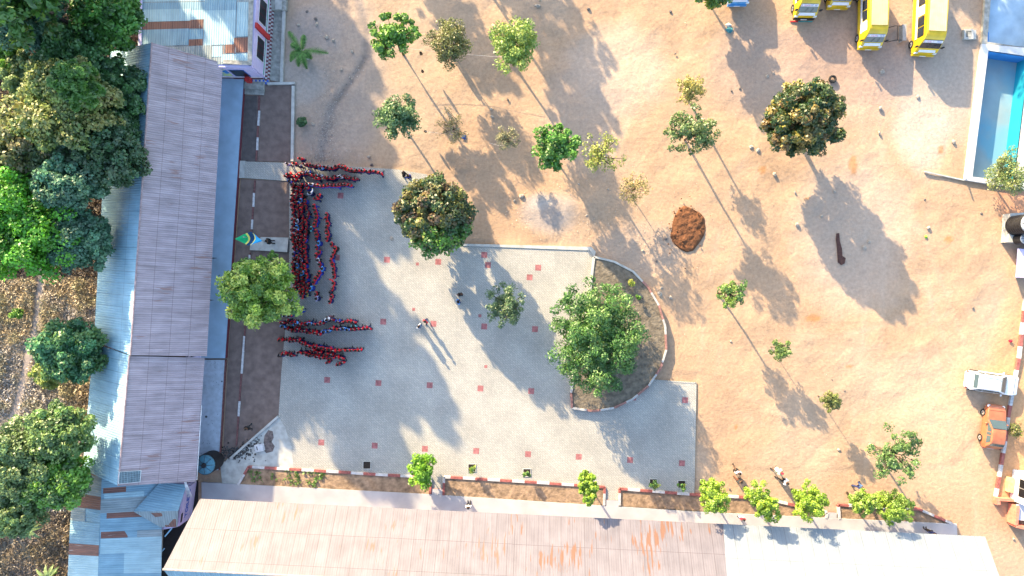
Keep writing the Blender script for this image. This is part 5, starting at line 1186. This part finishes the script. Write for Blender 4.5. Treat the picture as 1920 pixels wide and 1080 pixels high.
# woodland on the left
FOREST = [  # x, y, r, h, palette, sx, sy, leaf, label
 (45, 25, 70, 8, TG, 1.2, .9, .11, 'dusky blue green tree at the top left corner'),
 (200, 30, 72, 7, [(.03, .10, .015), (.045, .13, .02), (.02, .065, .012)], 1.0, .95, .12, 'deep green tree against the upper left roof'),
 (12, 95, 45, 6, [(.08, .17, .02), (.12, .20, .04)], .8, 1.3, .11, 'light green tree on the left edge below the corner tree'),
 (135, 110, 62, 7, [(.03, .09, .03), (.04, .11, .035)], 1.2, .9, .11, 'mid green tree in the second row of the woodland'),
 (125, 205, 95, 8, [(.09, .13, .035), (.12, .15, .05), (.06, .10, .03), (.15, .16, .06)], 1.0, 1.0, .12, 'broad olive yellow tree, widest in the upper woodland'),
 (222, 180, 55, 6, DG, .9, 1.5, .11, 'dark tree leaning over the roof ridge side'),
 (40, 270, 75, 7, OL, 1.0, .8, .11, 'brownish olive tree at the left edge middle'),
 (190, 290, 72, 7, [(.02, .055, .025), (.03, .07, .03), (.04, .075, .04)], 1.1, 1.0, .12, 'very dark tree pressing against the pale roof slope'),
 (45, 420, 100, 7, [(.04, .16, .008), (.055, .20, .01), (.03, .12, .008)], 1.0, 1.15, .11, 'vivid green spreading tree on the left edge'),
 (128, 345, 62, 7.5, TG, 1.1, .8, .11, 'grey teal tree above the vivid green one'),
 (150, 450, 68, 6, TG, 1.0, .95, .11, 'dark teal tree touching the roof above the dry scrub'),
 (130, 658, 66, 5, [(.025, .09, .04), (.035, .11, .05), (.06, .13, .04)], 1.05, .9, .11, 'feathery teal green tree standing alone by the footpath'),
 (95, 700, 34, 3, [(.14, .19, .05), (.19, .22, .08)], 1.1, .8, .11, 'pale yellow green bush under the feathery tree'),
 (40, 870, 78, 6, [(.07, .12, .05), (.09, .14, .06), (.05, .09, .035)], .9, 1.1, .10, 'grey green tree at the lower left edge'),
 (115, 810, 60, 6.5, [(.06, .12, .035), (.09, .15, .05), (.045, .09, .03)], 1.0, .95, .10, 'rounded leafy tree above the toilet roof'),
 (105, 900, 66, 5.5, [(.06, .15, .02), (.08, .18, .025), (.045, .10, .03)], 1.1, .8, .11, 'tree with a bright green top in the lower woodland'),
 (70, 155, 55, 6, [(.06, .10, .035), (.09, .13, .045)], 1.1, 1.0, .11, 'drab green tree filling the gap in the upper woodland'),
 (226, 245, 38, 6, [(.03, .08, .025), (.045, .10, .03)], .9, 1.3, .11, 'green tree overhanging the pale roof slope'),
 (92, 285, 60, 6.5, [(.05, .09, .04), (.07, .115, .05)], 1.2, .8, .11, 'grey olive tree inside the upper woodland'),
 (25, 960, 52, 5, [(.06, .11, .04), (.08, .13, .05)], 1.1, .9, .10, 'lowest leafy tree of the woodland by the left edge')]
for i, (x, y, r, h, pal, sx, sy, leaf, lab) in enumerate(FOREST):
    pal = [tuple(min(.3, c * 1.06 + .002) for c in p_) for p_ in pal]; pal += [tuple(c * 1.5 for c in pal[0])]
    nc = int(70 + r * 2.5); tree(x, y, r * .98, h, lab, pal=pal, nc=nc, npc=62, rcf=.17, leaf=leaf * .95, fill='vol', seed=60 + i, sx=sx, sy=sy, rz=.7, trunk=.16, limbs=10, group='woodland trees behind the left roof')
tree(33, 590, 11, 1.0, 'small bright green bush in the dry scrub', cat='bush', name='bush', pal=BG, nc=20, npc=30, rcf=.4, leaf=.08, fill='vol', seed=90, trunk=.03, limbs=3)
for (x, y, L, lab) in ((74, 983, 1.1, 'broad leaved star shaped plant below the lower trees'), (108, 1072, 1.3, 'broad leaved plant at the bottom edge beside the toilet roof'), (12, 978, .8, 'yellow green leafy plant at the lower left edge')):
    pr_ = empty('banana_plant', G(x, y)); tag(pr_, lab, 'plant')
    m = MB(); m.tube([(0, 0, 0), (0, 0, 1.2)], [.08, .05], M_palm, 7); m.build('stem', pr_)
    ML = mat('broad_leaf', (.14, .20, .07), .6, .25, 4); rr = random.Random(x)
    for k in range(9):
        az = k * 2 * math.pi / 9 + rr.uniform(-.2, .2); d = Vector((math.cos(az), math.sin(az), 0)); s = Vector((-d.y, d.x, 0)); m = MB(); LL = L * rr.uniform(.75, 1.1); z0 = 1.2
        P = [Vector((0, 0, z0)) + d * LL * t + Vector((0, 0, .5 * t - .8 * t * t)) for t in (0, .25, .5, .75, 1)]; wd = [.03, .13, .16, .12, .01]
        for a, b_, wa, wb in zip(P[:-1], P[1:], wd[:-1], wd[1:]):
            m.face([a - s * wa, b_ - s * wb, b_ + Vector((0, 0, -.03)), a + Vector((0, 0, -.03))], ML); m.face([a + Vector((0, 0, -.03)), b_ + Vector((0, 0, -.03)), b_ + s * wb, a + s * wa], ML)
        m.build('leaf', pr_)
# dry scrub under the woodland
rs = np.random.RandomState(5); n = 170000
sx_ = rs.uniform(-60, 330, n); sy_ = rs.uniform(-60, 1140, n)
rb_ = np.interp(sy_, [-60, 90, 120, 640, 880, 900, 1140], [275, 275, 228, 200, 178, 158, 146])
pth = np.interp(sy_, [500, 560, 620, 700, 780, 860], [78, 72, 66, 45, 25, 0])
keep = (sx_ < rb_) & ~((np.abs(sx_ - pth) < 7) & (sy_ > 500) & (sy_ < 860))
sx_, sy_ = sx_[keep], sy_[keep]; wx, wy = (sx_ - 960) / S, (540 - sy_) / S
nz = vnoise(wx + 200, wy + 200, 41, 4, .35); nz2 = vnoise(wx + 200, wy + 200, 42, 4, .9)
ht = .05 + np.clip(nz2 - .35, 0, 1) * 1.3; P = np.stack([wx, wy, rs.rand(len(wx)) * ht], 1)
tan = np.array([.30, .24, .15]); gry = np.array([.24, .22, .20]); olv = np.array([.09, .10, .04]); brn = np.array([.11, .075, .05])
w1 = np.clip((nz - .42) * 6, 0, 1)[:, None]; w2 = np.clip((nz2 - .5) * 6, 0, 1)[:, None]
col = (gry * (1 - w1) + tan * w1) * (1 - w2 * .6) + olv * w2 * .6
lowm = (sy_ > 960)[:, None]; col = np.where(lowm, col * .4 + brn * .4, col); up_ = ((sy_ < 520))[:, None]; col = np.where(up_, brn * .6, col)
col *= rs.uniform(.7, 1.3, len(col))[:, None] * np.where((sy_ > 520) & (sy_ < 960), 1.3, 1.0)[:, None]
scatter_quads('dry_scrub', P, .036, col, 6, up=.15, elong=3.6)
# unseen tall trees casting shadows inwards; those shading the palm corner replace a building
for i, (sxp, syp, h, r) in enumerate([(640, 560, 13, 85), (700, 640, 13, 75), (600, 640, 12, 80), (650, 770, 13, 85), (760, 700, 14, 48), (700, 850, 12, 34), (570, 180, 12, 75), (650, 255, 11, 58), (600, 60, 12, 60), (680, 400, 12, 45), (400, 200, 12, 42), (455, 245, 12, 38)]):
    bx, by = sxp - h * 32.2, syp - h * 51.2
    C_ = (960 + (bx - 960) * H / (H - h), 540 + (by - 540) * H / (H - h))
    if C_[1] + r * 1.3 > -5 and C_[0] + r * 1.3 > 0: print('offscreen caster visible?', i, C_)
    tree(C_[0], C_[1], r * H / (H - h), h, 'tall tree beyond the upper left, its shadow falling %s' % ('on the upper paving', 'on the paving right of the crowd', 'on the paving below the crowd', 'on the lower left paving', 'on the middle of the paving', 'on the paving by the lower bed', 'on the border wall, added for shade', 'above the pupils, added for shade', 'on the potted palm, added for shade', 'beside the rusty round tree', 'on the patchwork roof', 'on the lavender wall')[i], pal=MG, nc=110, npc=34, rcf=.17, leaf=.2, fill='vol', rz=1.1, seed=200 + i, group='trees outside the frame', trunk=.2, limbs=8, twig=False)
for i, (sxp, syp, h, r) in enumerate([(1050, 60, 7, 58), (1068, 165, 7.5, 52), (965, 0, 6.5, 36), (835, 25, 6.5, 50), (900, 105, 7, 40), (1080, 245, 6, 34), (1880, 20, 7, 80), (1970, 20, 7, 80), (1800, -30, 7, 60)]):  # unseen trees; those over the basin are added only to shade it
    bx, by = sxp - h * 32.2, syp - h * 51.2
    C_ = (960 + (bx - 960) * H / (H - h), 540 + (by - 540) * H / (H - h))
    if C_[1] + r * 1.3 > -5: print('offscreen caster visible?', i, C_); continue
    tree(C_[0], C_[1], r * H / (H - h), h, 'tree beyond the top edge, its shadow falling %s' % ('on the top middle earth', 'left of the thin trees', 'right of the pale green tree', 'on the olive brown tree', 'below the pale green tree', 'near the vivid green tree', 'on the pale basin, added for shade', 'at the basin end, added for shade', 'behind the pool bus, added for shade')[i], pal=MG, nc=100, npc=20, rcf=.135, leaf=.14, fill='vol', seed=230 + i, group='trees outside the frame', trunk=.15, limbs=14, twig=False, gap=.55, rz=1.1)

# ------------------------------------------------------------------ people
M_skin = mat('brown_skin', (.085, .045, .028), .6, .08, 6)
M_hair = mat('black_hair', (.008, .007, .007), .9, .1, 20)
CL = {'red': (.66, .014, .022), 'darkred': (.38, .010, .018), 'blue': (.08, .33, .75), 'white': (.58, .62, .68), 'lilac': (.36, .34, .50), 'cyan': (.12, .48, .50), 'navy': (.015, .025, .10), 'royal': (.03, .06, .36), 'black': (.012, .012, .014), 'charcoal': (.03, .035, .04), 'yellow': (.40, .36, .08), 'pale': (.46, .40, .46), 'mint': (.30, .48, .40), 'brown': (.12, .05, .03), 'denim': (.05, .10, .22), 'crimson': (.45, .02, .05)}
def cm(c): return mat('cloth_' + c, CL[c], .85, .10, 9, bump=.004)
def skin_mesh(name, J, E, mt, root=0, sub=1):
    me = bpy.data.meshes.new(name + '_skel'); me.from_pydata([j[0] for j in J], E, [])
    o = bpy.data.objects.new(name + '_skel', me); COL.objects.link(o)
    sk = o.modifiers.new('s', 'SKIN'); sk.use_smooth_shade = True
    for i, j in enumerate(J):
        r = j[1]; me.skin_vertices[0].data[i].radius = (r, r) if not isinstance(r, tuple) else r
    me.skin_vertices[0].data[root].use_root = True
    if sub: s2 = o.modifiers.new('b', 'SUBSURF'); s2.levels = sub; s2.render_levels = sub
    bpy.context.view_layer.update(); dg = bpy.context.evaluated_depsgraph_get()
    out = bpy.data.meshes.new_from_object(o.evaluated_get(dg)); bpy.data.objects.remove(o); bpy.data.meshes.remove(me)
    out.name = name; out.materials.clear(); out.materials.append(mt); return out
def person_meshes(pose, seed=0):
    """adult proportions for 1.70 m, facing +y; returns dict of meshes"""
    P = {'pelvis': (0, 0, .92), 'waist': (0, 0, 1.05), 'chest': (0, .0, 1.26), 'neckb': (0, -.01, 1.42), 'neck': (0, 0, 1.49), 'head': (0, .015, 1.60)}
    st = {'stand': (.10, 0, 0), 'walk': (.09, .22, -.20), 'stride': (.08, .32, -.30), 'wide': (.17, .03, -.03)}[pose[0]]
    L = {}
    for s, fy in ((-1, st[1]), (1, st[2])):
        L['hip%d' % s] = (s * .09, 0, .88); L['knee%d' % s] = (s * st[0], fy * .55 + .03, .49); L['ankle%d' % s] = (s * st[0], fy, .085); L['toe%d' % s] = (s * (st[0] + .02), fy + .15, .035)
    arms = {'down': ((.21, .0, 1.13), (.22, .03, .89), (.21, .06, .83)), 'swing': ((.22, -.07, 1.14), (.23, -.02, .90), (.22, .02, .84)), 'front': ((.22, .06, 1.14), (.10, .24, 1.10), (.03, .27, 1.09)), 'raise': ((.33, .10, 1.36), (.40, .30, 1.40), (.43, .37, 1.41))}
    J = []; E = []; ix = {}
    def add(n, p, r, par=None):
        ix[n] = len(J); J.append((p, r))
        if par: E.append((ix[par], ix[n]))
    add('pelvis', P['pelvis'], (.135, .10)); add('waist', P['waist'], (.12, .09), 'pelvis'); add('chest', P['chest'], (.145, .10), 'waist'); add('neckb', P['neckb'], (.09, .07), 'chest'); add('neck', P['neck'], .05, 'neckb'); add('jaw', (0, .03, 1.545), (.062, .07), 'neck'); add('head', (0, .005, 1.615), (.078, .092), 'jaw'); add('crown', (0, 0, 1.67), (.055, .065), 'head')
    T = [0]
    for s in (-1, 1):
        k = str(s); add('hip' + k, L['hip' + k], .092, 'pelvis'); add('knee' + k, L['knee' + k], .058, 'hip' + k); add('calf' + k, tuple(Vector(L['knee' + k]).lerp(Vector(L['ankle' + k]), .35)), .055, 'knee' + k); add('ankle' + k, L['ankle' + k], .038, 'calf' + k); add('toe' + k, L['toe' + k], .033, 'ankle' + k)
        a = arms[pose[1] if s > 0 else pose[2]]; sh = (s * .175, 0, 1.395)
        el, wr, pm_ = [tuple((s * q[0], q[1], q[2])) for q in a]
        add('sh' + k, sh, .062, 'neckb'); add('el' + k, el, .042, 'sh' + k); add('wr' + k, wr, .028, 'el' + k); add('pm' + k, pm_, (.036, .020), 'wr' + k)
        d = (Vector(pm_) - Vector(wr)).normalized(); side = d.cross(Vector((0, 0, 1)) if abs(d.z) < .8 else Vector((1, 0, 0))).normalized(); nrm = d.cross(side)
        for f, (o_, ln) in enumerate(((-.03, .062), (-.011, .075), (.009, .070), (.028, .055))):
            b0 = Vector(pm_) + side * o_ + d * .012; m1 = b0 + d * ln * .5 + nrm * .006; m2 = b0 + d * ln * .95 + nrm * .022
            add('f%d%s' % (f, k), tuple(b0), .010, 'pm' + k); add('g%d%s' % (f, k), tuple(m1), .009, 'f%d%s' % (f, k)); add('h%d%s' % (f, k), tuple(m2), .007, 'g%d%s' % (f, k))
        t0 = Vector(wr).lerp(Vector(pm_), .6) + side * .035; add('t0' + k, tuple(t0), .011, 'wr' + k); add('t1' + k, tuple(t0 + side * .018 + d * .03), .009, 't0' + k)
    body = skin_mesh('person', J, E, M_skin)
    # nose, ears and eyes belong to the same mesh
    bm = bmesh.new(); bm.from_mesh(body); ff = MB()
    ff.ell((0, .100, 1.600), (.013, .018, .020), M_skin, 6, 5)
    for s in (-1, 1): ff.ell((s * .080, .0, 1.605), (.012, .022, .032), M_skin, 6, 5); ff.ell((s * .030, .086, 1.622), (.011, .008, .007), M_hair, 6, 4)
    ff.ell((0, .088, 1.565), (.022, .008, .006), M_hair, 6, 4)
    for f in ff.f: bm.faces.new([bm.verts.new(ff.v[i]) for i in f])
    bm.to_mesh(body); bm.free()
    def sub(names, grow, root, name, sub_=1, over={}):
        idx = {n: i for i, n in enumerate(names)}; JJ = []; inv = {v: k for k, v in ix.items()}
        for n in names:
            p, r = J[ix[n]]; r = over.get(n, r); r = (r[0] + grow, r[1] + grow) if isinstance(r, tuple) else (r + grow, r + grow); JJ.append((p, r))
        EE = [(idx[inv[a]], idx[inv[b]]) for a, b in E if inv[a] in idx and inv[b] in idx]
        return skin_mesh(name, JJ, EE, cm('red'), idx[root], sub_)
    top = sub(['pelvis', 'waist', 'chest', 'neckb', 'sh-1', 'el-1', 'wr-1', 'sh1', 'el1', 'wr1'], .022, 'chest', 'sweater')
    leg = sub(['pelvis', 'hip-1', 'knee-1', 'calf-1', 'ankle-1', 'hip1', 'knee1', 'calf1', 'ankle1'], .020, 'pelvis', 'trousers')
    sk_ = MB()
    prof = [(.13, 1.02, .10), (.17, .90, .13), (.21, .70, .17), (.24, .48, .20)]; n = 16; vs = []; fs = []
    for (rx, z, ry) in prof:
        for k in range(n): a = 2 * math.pi * k / n; w = 1 + .06 * math.sin(a * 5) * (1.1 - z); vs.append((rx * w * math.cos(a), ry * w * math.sin(a), z))
    for i in range(3):
        for k in range(n): fs.append([i * n + k, (i + 1) * n + k, (i + 1) * n + (k + 1) % n, i * n + (k + 1) % n])
    shoes = MB()
    for s in (-1, 1): t = L['toe%d' % s]; shoes.ell((t[0], t[1] - .06, .045), (.048, .13, .05), M_black, 8, 6)
    hair = MB(); hair.ell((0, -.012, 1.640), (.092, .104, .090), M_hair, 10, 7)
    collar = MB()
    for s in (-1, 1): collar.hexa([(s * .01, .075, 1.43), (s * .085, .035, 1.45), (s * .095, .0, 1.465), (s * .02, .03, 1.475)], [(s * .01, .09, 1.45), (s * .09, .05, 1.47), (s * .10, .0, 1.485), (s * .02, .045, 1.495)], M_whp)
    def tm(mb, name):
        o = mb.build(name); me = o.data; bpy.data.objects.remove(o); me.polygons.foreach_set('use_smooth', [True] * len(me.polygons)); return me
    skb = MB(); skb.faces(vs, fs, cm('royal'))
    return {'person': body, 'sweater': top, 'trousers': leg, 'skirt': tm(skb, 'skirt'), 'shoes': tm(shoes, 'shoes'), 'hair': tm(hair, 'hair'), 'collar': tm(collar, 'collar')}
POSES = [person_meshes(p) for p in (('stand', 'down', 'down'), ('stand', 'front', 'down'), ('walk', 'swing', 'down'), ('stand', 'front', 'front'), ('stride', 'down', 'swing'), ('wide', 'down', 'down'), ('stand', 'raise', 'down'))]
VAR = {}
def mesh_var(pi, part, col):
    k = (pi, part, col)
    if k not in VAR:
        me = POSES[pi][part].copy(); me.materials.clear(); me.materials.append(cm(col)); VAR[k] = me
    return VAR[k]
def person(px, py, zs, top, legs, face, pose, label, group=None, scale=.86, skirt=False, collar=True, hat=None, extra=None, zref=1.35, hairless=False):
    """px,py: where the shoulders show in the photo; face: heading in degrees (0 = right, 90 = up)"""
    z = zs + zref * scale; p = G(px, py, z)
    o = bpy.data.objects.new('person', POSES[pose]['person']); link(o); o.location = (p.x, p.y, zs); o.rotation_euler = (0, 0, R(face - 90)); o.scale = (scale,) * 3
    tag(o, label, 'person', group)
    def ch(n, me): c = bpy.data.objects.new(n, me); link(c, o); return c
    ch('sweater' if top in ('red', 'darkred') else 'shirt', mesh_var(pose, 'sweater', top))
    if skirt: ch('skirt', mesh_var(pose, 'skirt', legs))
    else: ch('trousers', mesh_var(pose, 'trousers', legs))
    ch('shoes', POSES[pose]['shoes'])
    if hat: ch('headscarf', mesh_var(pose, 'hair', hat)).scale = (1.12, 1.12, 1.02)
    else: ch('hair', POSES[pose]['hair'])
    if collar: ch('collar', POSES[pose]['collar'])
    return o
ORD = ['first', 'second', 'third', 'fourth', 'fifth', 'sixth', 'seventh', 'eighth', 'ninth', 'tenth', 'eleventh', 'twelfth', 'thirteenth', 'fourteenth', 'fifteenth', 'sixteenth', 'seventeenth', 'eighteenth', 'nineteenth', 'twentieth'] + ['twenty-' + w for w in ('first', 'second', 'third', 'fourth', 'fifth', 'sixth', 'seventh', 'eighth', 'ninth')]
PG = 'pupils lined up beside the school'
pr_n = random.Random(21); COLW = {'red': 'red sweater', 'darkred': 'dark red sweater', 'blue': 'light blue shirt', 'white': 'white shirt', 'lilac': 'lilac shirt', 'cyan': 'turquoise shirt', 'royal': 'royal blue shirt', 'navy': 'navy shirt', 'black': 'black sweater', 'yellow': 'yellow shirt', 'pale': 'pale shirt'}
def line(pts, where, frm, face, zs=.10, legs='navy', jit=18, scale=.90):
    n = len(pts)
    for i, t in enumerate(pts):
        x, y = t[0], t[1]; c = t[2] if len(t) > 2 else ('red' if pr_n.random() < .86 else 'darkred'); ps = t[3] if len(t) > 3 else pr_n.choice((0, 0, 1, 3, 2))
        lg = legs if pr_n.random() < .75 else pr_n.choice(('navy', 'black', 'royal'))
        dh = pr_n.uniform(-.06, .05)
        person(x, y, zs, c, lg, face + pr_n.uniform(-jit, jit), ps, 'pupil in %s, %s from the %s %s' % (COLW[c], ORD[i], frm, where), PG, scale + dh + (.06 if c in ('blue', 'white') else 0), skirt=pr_n.random() < .45, collar=pr_n.random() < .7)
line([(539, 307, 'lilac'), (552, 306), (563, 297), (561, 311, 'navy'), (571, 308), (577, 309), (583, 310), (588, 311), (595, 312), (602, 316, 'blue'), (609, 313), (615, 315), (623, 315), (630, 312), (637, 312), (643, 313), (648, 317), (655, 319), (661, 320), (670, 319), (679, 320), (688, 321), (696, 320), (705, 322), (713, 324)], "in the topmost line", 'left', 80)
line([(536, 330), (541, 326), (547, 330), (543, 340, 'royal'), (552, 337), (556, 331), (560, 327), (566, 325), (572, 325), (577, 323, 'royal'), (581, 327), (589, 329), (594, 334), (600, 328, 'white'), (611, 333), (617, 333), (624, 334), (631, 331), (638, 332, 'white'), (647, 332), (652, 333), (659, 334), (666, 335)], "in the second line down", 'left', 85)
line([(571, 346), (577, 344), (583, 345, 'white'), (592, 347), (598, 348), (604, 349), (611, 348), (617, 346), (623, 348), (630, 348), (636, 347), (642, 346), (648, 346), (655, 348)], "in the short third line", 'left', 85, legs='royal')
line([(581, 362, 'white', 6), (575, 353), (592, 372), (597, 367)], "in the cluster under that third line", 'left', 100)
line([(588, 387), (590, 394), (592, 401), (593, 408), (592, 415), (590, 421), (583, 429, 'cyan'), (592, 434), (594, 440), (593, 447), (597, 456, 'blue'), (593, 464), (598, 473), (592, 479), (596, 488, 'white'), (599, 496), (604, 504, 'blue'), (599, 512), (596, 517), (592, 522), (588, 529), (582, 541, 'blue', 5), (592, 551), (593, 560, 'lilac')], "in the blue trousered file", 'top', 175, legs='royal')
line([(612, 403), (611, 411), (615, 419), (612, 427), (613, 434), (615, 440), (612, 448), (621, 458), (628, 466), (625, 473), (622, 481), (620, 489), (624, 496), (625, 504), (625, 511), (626, 519), (625, 531, 'red', 6), (623, 541), (619, 548, 'navy'), (622, 556), (618, 565)], "in the right hand file", 'top', 175)
line([(542, 585, 'lilac'), (534, 592, 'white'), (543, 592, 'red'), (563, 583, 'darkred')], "in the knot below the tree", 'left', 100)
line([(529, 605), (530, 612, 'blue'), (537, 602), (543, 606), (549, 604), (554, 608, 'blue'), (561, 609), (568, 610), (575, 606), (581, 607, 'blue'), (588, 608), (596, 608), (603, 606), (608, 602, 'blue'), (613, 600, 'white'), (621, 600), (633, 603, 'royal'), (640, 605), (648, 603), (655, 603), (662, 604)], "in the lower pair's upper row", 'left', 95)
line([(536, 616), (543, 618), (550, 621), (557, 617), (564, 621), (571, 621), (577, 624), (583, 621), (590, 624), (597, 627), (607, 622, 'blue'), (615, 621, 'blue'), (622, 616), (629, 617), (636, 617), (643, 616, 'blue'), (651, 618, 'blue'), (661, 618), (663, 611, 'cyan'), (669, 617), (677, 617), (684, 616), (691, 616)], "in the lower pair's lower row", 'left', 95)
line([(525, 638), (539, 637), (545, 640), (551, 639), (558, 638), (564, 642), (569, 645), (576, 648), (583, 651), (590, 650), (597, 652), (603, 652), (610, 654), (617, 655), (624, 658), (633, 659), (643, 657), (652, 657), (659, 657), (667, 657), (674, 657)], "in the second lowest line", 'left', 95)
line([(525, 667, 'black'), (532, 664), (541, 665), (547, 667), (560, 661), (569, 662), (576, 665), (582, 667), (589, 666), (594, 669), (602, 672), (609, 671), (614, 680), (617, 674), (622, 672), (631, 670), (639, 672), (641, 680), (634, 684)], "in the lowest line", 'left', 95)
line([(585, 657), (592, 660), (599, 662), (611, 664), (620, 665)], "in the huddle between lowest lines", 'left', 95)
# packed block: four files
FN = ['leftmost', 'second', 'third', 'fourth']
FX = [[(345, 549), (375, 546), (400, 549), (440, 547), (470, 551), (500, 548), (540, 552), (560, 556)], [(345, 556), (375, 554), (400, 557), (440, 555), (470, 558), (500, 556), (540, 560), (560, 565)], [(345, 561), (365, 563), (400, 566), (440, 563), (470, 565), (500, 564), (540, 568), (560, 570)], [(372, 571), (400, 576), (425, 573), (440, 571), (470, 572), (500, 572), (530, 574), (545, 576)]]
BLU = {(2, 3): 'blue', (1, 8): 'blue', (1, 7): 'white', (1, 16): 'blue', (2, 15): 'lilac', (3, 16): 'royal', (2, 18): 'blue', (3, 19): 'yellow', (3, 20): 'lilac', (0, 14): 'royal', (1, 13): 'royal'}
tot = 0
for k in range(4):
    y0 = 348 if k < 3 else 374; ys = np.arange(y0 + (k % 2) * 4, 556 if k > 0 else 545, 9.2); pts = []
    for i, y in enumerate(ys):
        x = np.interp(y, [p[0] for p in FX[k]], [p[1] for p in FX[k]]) + pr_n.uniform(-1.5, 1.5); c = BLU.get((k, i)) or ('red' if pr_n.random() < .6 else 'darkred')
        pts.append((x, y + pr_n.uniform(-1.5, 1.5), c))
    tot += len(pts); line(pts, 'in the packed block, %s file' % FN[k], 'top', 180, jit=40, scale=.86)
# adults and single people
person(501, 452, .32, 'black', 'black', 10, 0, 'man in black standing alone on the low platform near the flag', scale=1.0, collar=False)
person(797, 603, .10, 'crimson', 'navy', -120, 2, 'person in red walking on the open sunlit paving', scale=.95, collar=False)
person(785, 612, .10, 'white', 'denim', 150, 0, 'person in a pale blue and white top beside the one in red on the paving', scale=.95, collar=False)
person(862, 552, .10, 'brown', 'charcoal', -80, 0, 'person in brown in the tree shadow just above the one in blue', scale=.95, collar=False)
person(859, 566, .10, 'blue', 'navy', 200, 0, 'person in bright blue in the tree shadow on the paving', scale=.98, collar=False)
person(756, 325, .10, 'black', 'black', 0, 2, 'person in black at the upper edge of the round rusty tree', scale=.95, collar=False)
person(765, 330, .10, 'royal', 'navy', 120, 0, 'person in blue right next to the round rusty tree', scale=.95, collar=False)
person(1386, 887, 0, 'pale', 'black', 90, 4, 'person in a pale top with dark skirt, leftmost of the adults by the lower bed', scale=1.0, skirt=True, collar=False)
person(1389, 903, 0, 'charcoal', 'brown', -60, 2, 'person in dark grey just below the one in the pale top', scale=1.0, collar=False)
person(1464, 886, 0, 'mint', 'mint', 160, 2, 'person in a mint green dress with a red headscarf', scale=1.0, skirt=True, collar=False, hat='crimson')
person(1475, 905, 0, 'white', 'black', 150, 4, 'person in a white shirt and black trousers following the one in mint green', scale=1.03, collar=False)
person(1617, 915, 0, 'denim', 'navy', 10, 4, 'person in dark denim blue walking above the short end bed', scale=1.0, collar=False)
person(1394, 974, .22, 'crimson', 'white', -90, 0, 'small person in red on the lower walkway between two lime shrubs', scale=.85, collar=False)
person(878, 951, .22, 'white', 'black', 90, 0, 'person in white half hidden by the rose roof edge on the lower walkway', scale=.95, collar=False)
person(1751, 1001, .22, 'navy', 'black', 90, 0, 'person in navy half hidden by the white roof edge', scale=.95, collar=False)
person(852, 104, 0, 'white', 'denim', 160, 1, 'person in white and blue standing under the olive brown tree', scale=.95, collar=False)
person(462, 804, .045, 'black', 'charcoal', -110, 2, 'person in black in the corner of the brown soil near the litter', scale=.95, collar=False)
# cords with dark things hung on them
def cord(p, q, zp, zq, label):
    m = MB(); a, b_ = G(*p, zp), G(*q, zq); pts = [a.lerp(b_, t / 8) + Vector((0, 0, -.25 * math.sin(math.pi * t / 8))) for t in range(9)]; m.tube(pts, .012, mat('white_cord', (.5, .47, .45), .8), 5); tag(m.build('cord'), label, 'cord')
cord((742, 88), (958, 108), 1.9, 1.9, 'white cord strung through the three upper trees')
cord((797, 246), (860, 252), 1.5, 1.0, 'faint cord between the grey green tree and the twiggy sapling')
cord((918, 268), (948, 274), 1.4, 1.6, 'white cord tied to the grey twiggy tree')
for (x, y, z, h, lab) in ((788, 97, 2.0, .85, 'dark bundle hanging beside the bright green tree'), (791, 131, 1.9, .8, 'small dark bundle hanging on its own below the upper cord'), (797, 245, 1.3, .6, 'dark bundle beside the grey green compact tree')):
    m = MB(); p = G(x, y, z); m.ell(p - Vector((0, 0, h / 2)), (.13, .10, h / 2), M_black, 8, 7, .12, random.Random(x)); m.tube([p, p + Vector((0, 0, .35))], .015, M_black, 4); tag(m.build('hanging_bundle'), lab, 'bundle')
